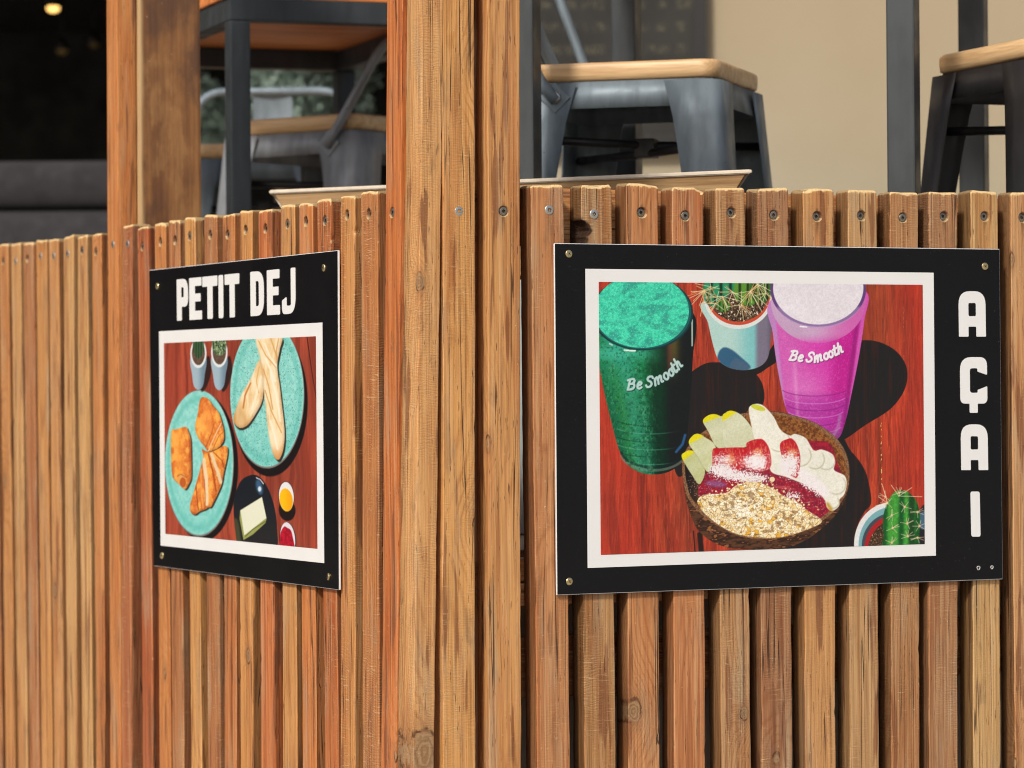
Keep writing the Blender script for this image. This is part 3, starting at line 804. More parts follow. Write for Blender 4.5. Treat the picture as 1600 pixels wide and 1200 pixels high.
    put_(body * np.exp(-((u - .42) / .035) ** 2) * sst(Y, 560, 640) * sst(nz, .3, .6) * .35, (120, 190, 150)); put_(body * sst(fbm(X / 2.2, Y / 5, 141, 3), .60, .72) * sst(u, .7, .4) * .35, (92, 176, 120)); put_(body * sst(fbm(X / 3, Y / 3, 143, 3), .58, .7) * sst(u, .75, .5) * .4, (6, 56, 34))
    rim = E(1003, 489, 79.5, 58.5); put_(rim, (16, 52, 58)); put_(E(1003, 488, 76.5, 57.5) * .8, (30, 96, 92))
    top = E(1002, 486, 74, 57.5)
    c = mixc((74, 220, 178), (50, 186, 152), sst(nz, .25, .8))
    put_(top, c); put_(top * sst(fbm(X / 13, Y / 8, 41, 5), .50, .70) * .75, (46, 146, 130)); put_(top * (cells(X / 5, Y / 3.6, 43)[0] < .16) * .5, (140, 240, 210)); put_(top * sst(fine, .70, .78) * .5, (34, 122, 110)); put_(top * sst(fine, .28, .20) * .4, (120, 236, 200))
    put_(L([(975, 547), (985, 548), (992, 548)], 2.4), (226, 236, 226)); put_(L([(952, 537), (956, 539)], 2.2) * .8, (210, 230, 220))
    script(p, 'Be Smooth', [(979, 609), (1000, 607), (1022, 603), (1040, 594), (1054, 584), (1067, 570)], 15.5, 3.5, (178, 206, 202), (14, 50, 44))
    # cactus in a pale pot
    pot = P([(1100, 470), (1106, 505), (1114, 540), (1122, 562), (1136, 573), (1156, 578), (1178, 576), (1194, 567), (1202, 548), (1206, 500), (1206, 462)])
    c = mixc((176, 208, 200), (126, 190, 190), sst(X, 1140, 1176)); c = c + (np.array([120, 112, 130]) - c) * sst(X, 1176, 1186)[..., None]
    c = c + (np.array([70, 66, 78]) - c) * (sst(X, 1196, 1206) * .5)[..., None]
    put_(pot, c)
    put_(pot * P([(1123, 566), (1122, 552), (1130, 543), (1142, 546), (1156, 557), (1172, 574), (1150, 580)], 2.5), (50, 92, 122)); put_(pot * P([(1140, 574), (1150, 560), (1172, 574), (1160, 582)], 3) * .6, (84, 100, 120))
    put_(E(1153, 462, 54, 52), (216, 222, 216)); put_(E(1153, 460, 50, 48), (196, 74, 48)); put_(E(1153, 457, 48, 45.5), (70, 50, 34))
    soil = E(1153, 457, 48, 45.5); put_(soil * sst(fine, .5, .68), (120, 92, 62)); put_(soil * sst(fbm(X / 2.4, Y / 2.4, 55, 2), .70, .74), (222, 210, 190)); put_(soil * sst(fine, .42, .3), (30, 24, 16))
    for cx, cy, rx, ry, cc in ((1117, 455, 20, 25, (32, 120, 78)), (1126, 446, 26, 16, (40, 140, 96)), (1168, 452, 22, 26, (88, 140, 48)), (1188, 450, 18, 24, (58, 100, 40)), (1130, 478, 10, 10, (70, 130, 50))):
        m = E(cx, cy, rx, ry, 0, 3); put_(m, mixc(cc, tuple(v * .35 for v in cc), sst(np.abs(np.sin((X - cx) / rx * 5.5)), .8, .1)))
    rg = np.random.default_rng(4)
    for cx, cy, r0, n in ((1100, 455, 26, 10), (1128, 463, 30, 10), (1118, 474, 22, 9), (1144, 456, 26, 9), (1172, 455, 34, 12), (1183, 444, 30, 12), (1196, 458, 22, 9), (1158, 476, 24, 8), (1110, 448, 24, 8)):
        for k in range(n):
            a = rg.uniform(0, 6.28); r1 = r0 * rg.uniform(.5, 1.1)
            q = (cx + math.cos(a) * r1, cy + abs(math.sin(a)) * r1 * (1 if rg.uniform() > .25 else -1))
            put_(L([(cx, cy), q], .9, .8) * .85, (232, 220, 176) if k % 3 else (226, 164, 104))
    for q in ((1080, 458), (1083, 470), (1088, 447), (1094, 494), (1092, 478)): put_(L([(1101, 453), q], 1.0, .8) * .9, (236, 190, 130))
    # pink smoothie glass
    body = P([(1203, 470), (1207, 520), (1212, 560), (1219, 600), (1228, 640), (1246, 668), (1280, 690), (1308, 686), (1320, 660), (1330, 615), (1341, 560), (1350, 500), (1352, 455), (1280, 440)])
    lf = 1204 + (Y - 450) * .11; rt = 1353 - (Y - 450) * .14; u = (X - lf) / (rt - lf)
    c = mixc((206, 92, 176), (206, 62, 166), sst(u, .1, .55)); c = c + (np.array([190, 30, 140]) - c) * sst(u, .55, .8)[..., None]
    c = c + (np.array([214, 118, 190]) - c) * (np.exp(-((u - .35) / .28) ** 2) * sst(Y, 560, 610) * .7)[..., None]
    c = c + (np.array([168, 44, 150]) - c) * (sst(Y, 606, 634) * .75)[..., None]
    c = c * (.93 + .14 * fine)[..., None]
    put_(body, c)
    put_(body * np.exp(-((u - .2) / .03) ** 2) * sst(Y, 540, 580) * .3, (244, 190, 226)); put_(body * sst(fbm(X / 2, Y / 2, 145, 3), .58, .72) * .22, (236, 150, 206))
    put_(body * sst(u, .035, .0), (190, 130, 190)); put_(body * sst(u, .965, 1.0) * .6, (220, 120, 200)); put_(body * np.exp(-((u - .95) / .03) ** 2) * .5, (120, 20, 100))
    band = E(1278, 470, 74, 66) * body; put_(band * sst(Y, 545, 520), mixc((196, 160, 192), (204, 100, 172), sst(u, .4, .9)))
    for k, yy in enumerate((606, 618, 629, 640, 652, 664)):
        arc = [(1272 + k * .6 - (52 - k * 2.5) * math.cos(t), yy + 13 * math.sin(t)) for t in np.linspace(.1, .9, 14) * math.pi]
        put_(L(arc, 1.5, 1.2) * body * .55, (226, 150, 214) if k % 2 else (120, 22, 110))
    put_(body * sst(Y, 664, 690) * .7, (110, 70, 112)); put_(body * L([(1312, 650), (1309, 668), (1300, 684)], 5, 3) * .6, (170, 130, 170))
    put_(E(1278, 453, 74.5, 57.5), (96, 62, 120)); put_(E(1278, 455.5, 73, 57.5) * P([(1215, 480), (1345, 480), (1330, 530), (1220, 530)], 6) * .55, (176, 150, 190))
    put_(E(1278, 450, 70.5, 57), mixc((230, 223, 228), (221, 212, 219), sst(nz, .2, .8))); put_(L([(1250, 510), (1260, 511)], 2.2), (236, 232, 236))
    script(p, 'Be Smooth', [(1232, 562), (1250, 564.5), (1275, 566), (1295, 560), (1318, 549)], 14.5, 3.5, (232, 228, 232), (120, 40, 104))
    # coconut bowl; local measuring frame of the bowl
    z4 = lambda pts: [(1050 + a / 4.8, 620 + b / 4.8) for a, b in pts]
    outer = P(z4([(72, 520), (80, 440), (150, 330), (260, 240), (400, 160), (560, 115), (760, 108), (950, 150), (1100, 210), (1230, 310), (1310, 440), (1330, 600), (1300, 760), (1230, 880), (1130, 980), (1000, 1075), (850, 1130), (620, 1145), (420, 1130), (290, 1080), (180, 980), (110, 800), (85, 650)]))
    fbk = fbm(X / 9 + Y / 14, Y / 3, 61, 4)
    put_(outer, mixc((92, 58, 36), (50, 30, 22), sst(fbk, .35, .6))); put_(outer * sst(fbk, .64, .72) * .7, (186, 120, 70))
    rimo = P(z4([(75, 520), (85, 440), (150, 335), (260, 245), (400, 165), (560, 120), (760, 112), (950, 152), (1100, 212), (1230, 312), (1308, 440), (1328, 600), (1296, 740), (1200, 870), (1060, 970), (880, 1045), (700, 1068), (520, 1050), (380, 990), (240, 900), (130, 780), (85, 650)]))
    put_(rimo, mixc((150, 110, 76), (112, 74, 48), sst(fine, .35, .65)))
    inn = P(z4([(95, 530), (105, 450), (165, 352), (270, 262), (405, 182), (560, 138), (755, 130), (940, 170), (1080, 230), (1205, 330), (1285, 455), (1306, 600), (1276, 735), (1185, 850), (1050, 945), (875, 1018), (700, 1042), (530, 1025), (395, 965), (262, 880), (150, 765), (108, 650)]))
    put_(inn, mixc((148, 92, 44), (100, 54, 26), sst(nz, .35, .65))); put_(inn * sst(X, 1110, 1070), (26, 20, 18)); put_(inn * sst(fine, .6, .75) * sst(X, 1200, 1240) * .5, (196, 130, 66))
    acai = P(z4([(195, 680), (260, 560), (330, 470), (600, 430), (900, 330), (1040, 330), (1180, 350), (1240, 500), (1290, 640), (1270, 745), (1180, 850), (1100, 920), (900, 900), (600, 760), (300, 800), (215, 770)]))
    c = mixc((166, 28, 48), (128, 24, 48), sst(nz, .4, .62)); put_(acai * inn, c)
    put_(acai * inn * E(1118, 756, 16, 5, .1, 5) * .7, (136, 96, 150)); put_(acai * inn * E(1225, 762, 18, 2.4, .15, 2) * .6, (196, 90, 90))
    yel = (226, 214, 20)
    for pts, tip, cc in ((z4([(72, 455), (95, 415), (140, 402), (180, 430), (245, 550), (205, 655), (150, 590)]), (96, 420), (196, 200, 140)),
                         (z4([(125, 350), (150, 295), (190, 278), (240, 300), (325, 375), (290, 540), (255, 555), (190, 450)]), (165, 290), (208, 210, 160)),
                         (z4([(230, 185), (260, 145), (310, 130), (360, 145), (380, 165), (400, 370), (330, 375), (270, 260)]), (285, 135), (204, 206, 166)),
                         (z4([(375, 165), (400, 120), (440, 105), (500, 125), (560, 180), (610, 260), (620, 320), (540, 380), (400, 385)]), (420, 110), (212, 212, 176))):
        m = P(pts, 1.0); tx, ty = 1050 + tip[0] / 4.8, 620 + tip[1] / 4.8
        q = np.array(pts).mean(0); ax = q - (tx, ty); ax /= np.hypot(*ax)
        dd = (X - tx) * ax[0] + (Y - ty) * ax[1]
        put_(P([(a + 1.2, b + 1.5) for a, b in pts], 3) * inn * .4, (40, 24, 18))
        put_(m, mixc(cc, tuple(v * .96 for v in cc), sst(nz, .2, .85))); put_(m * sst(dd, 10, 6), yel); put_(m * np.exp(-((dd - 26) / 9) ** 2) * .3, (226, 226, 204))
    wh = mixc((238, 235, 220), (228, 225, 208), sst(nz, .2, .85))
    ban = P(z4([(573, 100), (590, 65), (640, 52), (690, 72), (760, 150), (810, 245), (880, 290), (920, 278), (1000, 310), (1060, 400), (1120, 395), (1200, 430), (1222, 490), (1215, 550), (1290, 590), (1308, 650), (1290, 730), (1255, 770), (1250, 820), (1200, 855), (1160, 830), (1140, 770), (1060, 690), (950, 640), (850, 600), (740, 560), (720, 430), (625, 330), (590, 200)]), 1.2)
    put_(ban, wh); put_(ban * E(1184, 637, 12, 4, .3) , (204, 206, 60))
    for a, b, r in ((1070, 470, 70), (1155, 480, 66), (1230, 660, 70), (1205, 790, 46), (960, 440, 80), (800, 330, 80)):
        cx, cy = 1050 + a / 4.8, 620 + b / 4.8; d = np.hypot(X - cx, Y - cy)
        put_(ban * np.exp(-((d - r / 4.8) / 1.1) ** 2) * sst(X + Y, cx + cy - 4, cx + cy + 8) * .55, (170, 160, 130))
    put_(E(1296, 793, 3, 9, -.5, 4) * ban, (196, 160, 70))
    sn0 = fbm(X / 1.15, Y / 1.15, 85, 2)
    for pts in (z4([(300, 480), (305, 395), (350, 385), (540, 380), (600, 400), (560, 480), (520, 540), (400, 590), (310, 560)]),
                z4([(555, 350), (650, 315), (700, 340), (735, 420), (735, 530), (640, 560), (540, 520), (580, 430)]),
                z4([(810, 350), (860, 318), (900, 315), (940, 370), (960, 470), (940, 600), (880, 580), (820, 440)])):
        m = P(pts, 1.2); ce = np.array(pts).mean(0); d = np.hypot((X - ce[0]) / 13, (Y - ce[1]) / 17)
        put_(m, mixc((222, 124, 74), (190, 28, 40), sst(d + (nz - .5) * .9, .25, .9))); put_(m * sst(fbm(X / 1.6, Y / 5, 63, 3), .56, .68) * .5, (236, 150, 110)); put_(m * sst(sn0, .60, .68) * sst(Y, ce[1] - 14, ce[1] + 6) * .9, (240, 228, 228))
    coco = np.maximum.reduce([E(1128, 735, 22, 12, .2, 14), E(1180, 722, 18, 14, 0, 14), E(1232, 728, 16, 20, .1, 14), E(1160, 745, 40, 9, .1, 12), E(1270, 755, 34, 12, .7, 14), E(1128, 718, 16, 9, 0, 12) * .7, E(1240, 775, 12, 6, .3, 12) * .8])
    sn = fbm(X / 1.1, Y / 1.1, 81, 2)
    put_(inn * sst(sn * .9 + coco * .62, .80, .90), (240, 232, 232)); put_(inn * sst(fbm(X / 1.0, Y / 1.0, 83, 2), .74, .80) * sst(Y, 735, 745) * .6, (226, 190, 196))
    gran = P(z4([(190, 775), (240, 735), (400, 722), (470, 670), (540, 645), (640, 640), (760, 690), (830, 740), (940, 790), (1010, 850), (1120, 930), (1040, 985), (850, 1045), (700, 1058), (520, 1038), (380, 980), (260, 890), (200, 820)]), 1.0)
    d1, d2, idr = cells(X / 6.6 + .8 * fbm(X / 5, Y / 5, 91, 2), Y / 5.4 + .8 * fbm(X / 5, Y / 5, 93, 2), 7)
    gm = gran * 1.0
    jit = (d2 - d1)
    c = mixc((246, 234, 200), (228, 196, 134), idr ** 1.5); c = c + (np.array([250, 246, 226]) - c) * (sst(idr, .3, .1) * .6)[..., None]
    c = c + (np.array([222, 160, 40]) - c) * (sst(hash2((idr * 9999).astype(int), (idr * 777).astype(int), 3), .86, .88) * .8)[..., None]
    c = c * (.92 + .22 * (1 - d1) * (.7 + .5 * fine))[..., None]
    put_(gm, c); put_(gm * sst(jit, .15, .03) * .7, (130, 90, 46)); put_(gm * np.exp(-((d1 - .3) / .06) ** 2) * .25, (150, 110, 60)); e1, e2, ei = cells(X / 3.4 + .6 * fbm(X / 4, Y / 4, 191, 2), Y / 3.0, 207); mm = gm * sst(fbm(X / 9, Y / 7, 97, 2), .45, .6); put_(mm, mixc((250, 242, 216), (234, 204, 144), ei) * (.92 + .16 * (1 - e1))[..., None]); put_(mm * sst(e2 - e1, .16, .03) * .6, (140, 98, 54))
    put_(gm * E(1165, 795, 20, 14, .2, 10) * .55 * (d1 < .45), (255, 252, 240)); put_(gm * sst(fbm(X / 6, Y / 5, 99, 2), .64, .72) * .5, (110, 70, 36))
    d1, d2, idr = cells(X / 5.2, Y / 4.6, 17)
    sc_ = P(z4([(560, 600), (800, 660), (1000, 780), (1190, 900), (1120, 960), (900, 860), (620, 690), (400, 760), (230, 760), (300, 700)]), 8)
    put_(inn * sc_ * (d1 < .30) * (idr > .55), (238, 216, 168)); put_(E(1206, 749, 4.2, 4) , (240, 222, 170))
    # small pot with an upright cactus
    put_(E(1392, 850, 58, 65) * (X < 1450), (224, 224, 222)); put_(E(1394, 852, 53, 60), (120, 170, 176)); put_(E(1396, 853, 50, 52), (66, 74, 84)); put_(E(1397, 858, 47, 53), (168, 34, 36))
    put_(E(1399, 864, 44, 52), mixc((86, 58, 40), (44, 30, 22), sst(fine, .4, .6))); put_(E(1399, 864, 44, 52) * sst(fine, .68, .76), (190, 150, 110))
    put_(P([(1436, 800), (1450, 795), (1450, 870), (1430, 870)], 2), (34, 30, 34)); put_(P([(1434, 806), (1450, 798), (1450, 822), (1438, 826)], 2), (70, 100, 120))
    cac = P([(1380, 862), (1380, 838), (1379, 812), (1384, 790), (1394, 772), (1406, 766), (1420, 770), (1432, 784), (1437, 806), (1436, 830), (1430, 862)], 1.0)
    rib = np.abs(np.sin((X - 1408 + (Y - 800) * .02) / 8.2)); c = mixc((20, 84, 34), (66, 150, 54), sst(rib, .15, .8)); c = c + (np.array([14, 46, 24]) - c) * (sst(X, 1416, 1422) * sst(X, 1432, 1426) * .8)[..., None]
    put_(cac, c * (.8 + .4 * nz)[..., None])
    for cx, cy in ((1393, 805), (1394, 825), (1393, 848), (1413, 792), (1417, 818), (1418, 838), (1433, 800), (1433, 840), (1404, 770), (1386, 786), (1383, 776), (1436, 822)):
        put_(E(cx, cy, 1.8, 1.8), (214, 168, 120))
        for k in range(6):
            a = rg.uniform(0, 6.28); put_(L([(cx, cy), (cx + 11 * math.cos(a), cy + 9 * math.sin(a))], .8, .8) * .8, (226, 200, 170))
    for a in ((1378, 757), (1372, 776), (1392, 758), (1408, 762), (1440, 776), (1368, 790), (1424, 762)): put_(L([(1404, 775) if a[0] > 1385 else (1386, 786), a], 1.0, .8) * .8, (240, 220, 180))
    p.C = p.C * (.95 + .10 * fbm(X / 1.2, Y / 1.2, 301, 2) + .06 * (fbm(X / 40, Y / 40, 303, 3) - .5))[..., None]
    return p.C

def paint_left(X, Y):
    p = Paint(X, Y, (130, 52, 36)); put_, P, E, L = p.put, p.poly, p.ell, p.line
    wood_table(p, X, Y, (168, 74, 52), (136, 54, 38), (112, 50, 38), -.03, 5)
    c5 = lambda pts: [(240 + a / 5.4545, 500 + b / 5.4545) for a, b in pts]
    c6 = lambda pts: [(250 + a / 6.1538, 700 + b / 6.1538) for a, b in pts]
    put_(L(c5([(1310, 130), (1350, 420), (1400, 720)]), 1.6) * .9, (40, 20, 18)); put_(P(c5([(1325, 120), (1400, 120), (1400, 700), (1365, 450)]), 1, False) * .4, (84, 40, 30)); put_(sst(X, 470, 500) * .25, (190, 70, 40)); put_(L(c6([(965, 220), (968, 280)]), 1.2), (40, 18, 16))
    nz = fbm(X / 3, Y / 4, 31, 4); fine = fbm(X / 1.0, Y / 1.4, 33, 3); blk = (22, 16, 16)
    speck = sst(fbm(X / .9, Y / 1.5, 37, 2), .70, .76)
    def plate(cx, cy, rx, ry, rot, sx, sy):
        put_(E(cx + sx, cy + sy, rx + .5, ry + .5, rot, 1.6), blk)
        put_(E(cx, cy, rx, ry, rot), (124, 110, 106)); put_(E(cx - .3, cy - 1.0, rx - .9, ry - 1.8, rot), mixc((128, 202, 192), (154, 216, 206), sst(nz, .3, .72)))
        r = np.hypot((X - cx) / rx, (Y - cy) / ry); put_(E(cx, cy, rx - 1, ry - 2, rot) * np.exp(-((r - .88) / .05) ** 2) * .5, (86, 176, 164)); put_(E(cx, cy, rx - 1, ry - 2, rot) * sst(Y, cy, cy + ry) * .25, (90, 186, 176))
    plate(418.3, 617, 58.2, 115, 0, 4.5, 12); put_(E(418.3, 617, 56, 112) * speck * .8, (60, 110, 104))
    plate(312.2, 724, 54.0, 114.5, 0, 6, 6)
    # pots
    for cx, tp, rx, ry, bot, px0 in ((310.8, 552, 12.6, 23, 609, 310.8), (343.5, 550, 12.8, 24, 610, 343.5)):
        put_(P([(cx + 6, 575), (cx + 16, 556), (cx + 20, 580), (cx + 12, 606), (cx + 4, 610)], 1.5) * .85, (34, 24, 24))
        m = P([(cx - rx, 560), (cx - 10, 585), (cx - 7, 603), (cx, bot), (cx + 7, 603), (cx + 10, 585), (cx + rx, 560), (cx, 540)])
        put_(m, mixc((156, 178, 190), (110, 134, 150), sst(X, cx - 3, cx + 9))); put_(E(cx, tp, rx, ry), (218, 222, 222)); put_(E(cx, tp - .5, rx - 2.4, ry - 4), (88, 66, 54)); put_(E(cx, tp - .5, rx - 2.4, ry - 4) * sst(fine, .5, .7) * .6, (130, 106, 86))
        sel = E(cx, tp - 12, rx - 4 if cx < 330 else rx - 1.5, ry - (3 if cx < 330 else 6), 0, 2); put_(sel, mixc((66, 96, 60), (30, 50, 34), sst(np.sin(X * 1.6), -.3, .6))); 
        if cx > 330: put_(sel * sst(fbm(X / .8, Y / 1.6, 44, 2), .55, .64), (170, 186, 140))
    # left plate pastries
    def item(pts, c, sh=(2.0, 2.0), sm=True):
        put_(P([(a + sh[0], b + sh[1]) for a, b in pts], 1.5, sm) * .9, (34, 30, 26)); m = P(pts, .9, sm); put_(m, c)
        inner = P([(a - 1.6, b - 2.2) for a, b in pts], 7, sm); put_(m * (1 - inner) * .62, np.array(c) * (.62, .50, .42)); put_(m * P([(a + 2.2, b + 3.0) for a, b in pts], 6, sm) * (1 - sst(fine, .3, .7)) * .30, (255, 214, 150)); return m
    cr = mixc((246, 164, 66), (206, 98, 32), sst(fbm(X / 6, Y / 11, 51, 5), .32, .68))
    rolp = [(269, 673), (275, 671), (290.5, 667), (294.5, 672), (298.5, 684), (299.5, 700), (300, 742), (297, 754), (291, 764), (286, 762), (279, 755), (272, 748), (269, 735), (267.8, 700)]
    m = item(rolp, cr); put_(m * np.exp(-((X - 281) / 6) ** 2) * .45, (240, 160, 62)); put_(m * sst(X, 294, 299) * .5, (150, 60, 24)); put_(m * E(285, 752, 7, 12, 0, 1) * .8, (226, 166, 96)); put_(m * E(286.5, 754, 5, 8), (188, 92, 36)); put_(m * L([(278, 744), (284, 741), (292, 746)], 1.2) * .7, (130, 60, 26))
    up = c5([(405, 670), (460, 665), (505, 720), (560, 790), (590, 880), (605, 960), (600, 1030), (560, 1085), (510, 1110), (470, 1120), (440, 1080), (400, 1030), (365, 960), (360, 890), (380, 800)])
    m = item(up, cr); put_(m * E(326, 655, 6, 22, -.15, 6) * .6, (238, 150, 70)); put_(m * L(c5([(470, 1120), (520, 1000), (580, 880)]), 1.8, 1) * .9, (236, 196, 150)); put_(m * L(c5([(450, 1080), (500, 960), (520, 880)]), 1.2, 1) * .7, (150, 66, 26)); put_(m * L(c5([(505, 1110), (560, 990), (600, 950)]), 1.3) * .6, (150, 66, 26))
    lo = c6([(408, 10), (430, 20), (480, 40), (540, 20), (620, -20), (655, 0), (650, 90), (620, 230), (600, 340), (560, 440), (500, 560), (470, 570), (440, 590), (385, 610), (340, 640), (300, 615), (296, 540), (330, 420), (370, 280), (405, 150), (420, 80)])
    m = item(lo, cr)
    for q, w, cc in ((([(425, 110), (450, 300), (455, 540)]), 5.5, (232, 212, 176)), (([(500, 60), (560, 230), (590, 330)]), 5.0, (224, 206, 168)), (([(470, 60), (520, 260), (545, 420)]), 2.0, (160, 66, 24)), (([(400, 200), (400, 400), (420, 580)]), 1.6, (240, 170, 90)), (([(350, 340), (360, 480), (375, 600)]), 1.4, (150, 60, 24)), (([(520, 40), (600, 120), (625, 200)]), 1.4, (150, 60, 24)), (([(560, 20), (620, 60), (640, 100)]), 1.2, (238, 160, 70)), (([(430, 300), (440, 450), (440, 590)]), 1.2, (170, 80, 30))):
        put_(m * L(c6(q), w, 1.4) * .9, cc)
    # baguettes
    bc = mixc((238, 222, 188), (224, 190, 138), sst(fbm(X / 4, Y / 20, 57, 4), .35, .75))
    b1 = c5([(905, 340), (940, 430), (945, 560), (930, 690), (880, 790), (820, 880), (770, 915), (730, 915), (695, 880), (685, 830), (720, 720), (760, 620), (830, 500)])
    m = item(b1, bc, (1.2, 4)); put_(m * sst(X, 372, 366) * sst(Y, 630, 650) * .7, (206, 130, 60)); put_(m * L(c5([(830, 540), (785, 640), (768, 750)]), 2.6, 1) * .9, (190, 118, 58)); put_(m * L(c5([(905, 400), (880, 520), (900, 620)]), 1.6, 1) * .8, (214, 156, 84)); put_(m * sst(Y - X * 1.9, -90, -70) * .45, (186, 132, 66)); put_(m * L(c5([(920, 480), (880, 640), (840, 760)]), 3, 2) * .6, (246, 238, 216))
    b2 = c5([(885, 140), (1090, 140), (1080, 250), (1060, 360), (1062, 440), (1080, 560), (1100, 740), (1118, 900), (1120, 1020), (1105, 1120), (1075, 1185), (1045, 1180), (1015, 1120), (985, 980), (960, 760), (945, 600), (935, 440), (905, 300)])
    m = item(b2, bc, (2.4, 4)); put_(m * sst(Y, 690, 716) * .7, (204, 132, 66))
    for q in ([(900, 180), (960, 300), (1045, 400)], [(1000, 150), (1030, 240), (1060, 330)], [(940, 420), (985, 560), (1020, 760)], [(955, 600), (1010, 780), (1095, 960)], [(1070, 160), (1050, 260), (1050, 300)]): put_(m * L(c5(q), 1.7, 1) * .85, (206, 148, 76))
    for q in ([(950, 200), (1000, 320), (1050, 390)], [(1000, 440), (1050, 640), (1085, 860)], [(1000, 860), (1040, 1000), (1060, 1100)], [(960, 330), (1010, 440), (1040, 520)]): put_(m * L(c5(q), 3.0, 2) * .7, (246, 238, 218))
    # black dish with butter, two ramekins
    dish = P(c6([(712, 560), (735, 420), (790, 310), (870, 262), (940, 265), (1010, 330), (1070, 450), (1110, 590), (1130, 760), (1118, 980), (900, 1010), (770, 980), (730, 800)])); put_(dish, mixc((22, 26, 34), (34, 32, 34), sst(Y, 760, 840))); put_(dish * P(c6([(715, 700), (760, 720), (790, 1000), (740, 1000)]), 3) * .5, (96, 100, 50))
    put_(dish * L(c6([(930, 285), (970, 305), (1000, 345)]), 1.2) , (226, 230, 236)); put_(dish * E(406, 761, 5, 12, -.25, 4) * .8, (64, 104, 140)); put_(dish * E(406.5, 764, 2.6, 4, 0, 2), (206, 222, 232))
    put_(P(c6([(775, 600), (985, 470), (1030, 680), (1020, 720), (900, 830), (808, 885), (770, 680)]), .9, False), (148, 152, 84)); put_(P(c6([(778, 600), (985, 472), (1028, 672), (815, 840)]), .9, False), (224, 224, 200)); put_(L(c6([(825, 850), (900, 780), (1020, 705)]), 1.4), (92, 98, 44))
    put_(E(449.5, 797, 13, 17, -.1, 1.5), (30, 16, 14)); put_(E(448.3, 776, 12.3, 24, -.06), (30, 22, 20)); put_(E(448.3, 776, 11.6, 23, -.06), (226, 224, 222)); put_(E(448, 781, 10.2, 18, -.14), mixc((246, 184, 14), (236, 160, 12), sst(X, 442, 456)))
    put_(E(450.6, 844, 13, 28, -.08), (28, 22, 20)); put_(E(450.4, 842, 11.6, 26, -.1), (220, 216, 220)); put_(P(c6([(1160, 860), (1170, 800), (1200, 755), (1225, 765), (1262, 790), (1280, 850), (1296, 980), (1200, 1010), (1165, 950)]), .9), mixc((190, 20, 44), (150, 14, 36), sst(nz, .4, .6)))
    return p.C

def srgb_to_lin(C):
    c = np.clip(C, 0, 255) / 255.0
    return np.where(c <= .04045, c / 12.92, ((c + .055) / 1.055) ** 2.4)

def print_sheet(name, parent, F, rect, y, painter, res, gain, mat):
    x0, x1, z0, z1 = rect
    nx = int((x1 - x0) / res) + 1; nz = int((z1 - z0) / res) + 1
    gx, gz = np.meshgrid(np.linspace(x0, x1, nx), np.linspace(z0, z1, nz))
    px, py = F.grid(gx, gz)
    C = srgb_to_lin(painter(px, py)) * gain
    C = C * (1 + (RNG.random(C.shape[:2])[..., None] - .5) * .05)
    co = np.stack([gx, np.full(gx.shape, y), gz], -1).reshape(-1, 3)
    a = (np.arange(nz - 1)[:, None] * nx + np.arange(nx - 1)[None, :]); q = np.stack([a, a + 1, a + nx + 1, a + nx], -1).reshape(-1, 4)
    me = bpy.data.meshes.new(name)
    me.vertices.add(len(co)); me.vertices.foreach_set('co', co.ravel())
    me.loops.add(q.size); me.loops.foreach_set('vertex_index', q.ravel())
    me.polygons.add(len(q)); me.polygons.foreach_set('loop_start', np.arange(len(q)) * 4)
    me.update(); me.validate()
    at = me.color_attributes.new('print_color', 'FLOAT_COLOR', 'POINT')
    at.data.foreach_set('color', np.concatenate([C.reshape(-1, 3), np.ones((len(co), 1))], 1).astype(np.float32).ravel())
    me.materials.append(mat)
    return put(bpy.data.objects.new(name, me), parent)

def make_sign(F, base, rot, corners, border, picture, painter, res, label, letters, screws, gain=1.0):
    root = empty('poster', base, rot, label=label, cat='poster')
    q = [F.xy(*p) for p in corners]; th = .0032
    bm = bmesh.new()       # board, front at y = 0
    fr_ = [bm.verts.new((a, 0, b)) for a, b in q]; bk = [bm.verts.new((a, th, b)) for a, b in q]
    bm.faces.new(fr_[::-1]); bm.faces.new(bk)
    for i in range(4): bm.faces.new((fr_[i], fr_[(i + 1) % 4], bk[(i + 1) % 4], bk[i]))
    bmesh.ops.recalc_face_normals(bm, faces=bm.faces)
    bmesh.ops.bevel(bm, geom=[e for e in bm.edges], offset=.0006, segments=2, affect='EDGES')
    me = bpy.data.meshes.new('board'); bm.to_mesh(me); bm.free(); me.materials.append(M_EDGE)
    put(bpy.data.objects.new('board', me), root)
    def sheet(name, r, y, mat):
        mb = MB(); x0, x1, z0, z1 = r
        mb.add([(x0, y, z0), (x1, y, z0), (x1, y, z1), (x0, y, z1)], [(0, 1, 2, 3)]); return mb.build(name, mat, root, fix=False)
    mb = MB(); ins = .0009
    cx = sum(a for a, b in q) / 4; cz = sum(b for a, b in q) / 4
    mb.add([(a - math.copysign(ins, a - cx), -.0003, b - math.copysign(ins, b - cz)) for a, b in (q[3], q[2], q[1], q[0])], [(0, 1, 2, 3)])
    mb.build('black_face', M_BLACK, root, fix=False)
    sheet('white_border', rect_of(F, border), -.0006, M_WHITE)
    print_sheet('picture', root, F, rect_of(F, picture), -.0009, painter, res, gain, M_PRINT)
    for ch, quad in letters: letter(root, F, ch, quad, -.0008, M_WHITE)
    for px, py in screws:
        a, b = F.xy(px, py); so = bpy.data.objects.new('screw', SCREW_SIGN); so.location = (a, -.0014, b)
        so.rotation_euler = (random.uniform(-.12, .12), random.uniform(0, 3), random.uniform(-.12, .12)); put(so, root)
    return root
def topline(x): return 436.8 - (x - 276.8) * .102
def botline(x): return 501.3 - (x - 276.8) * .062
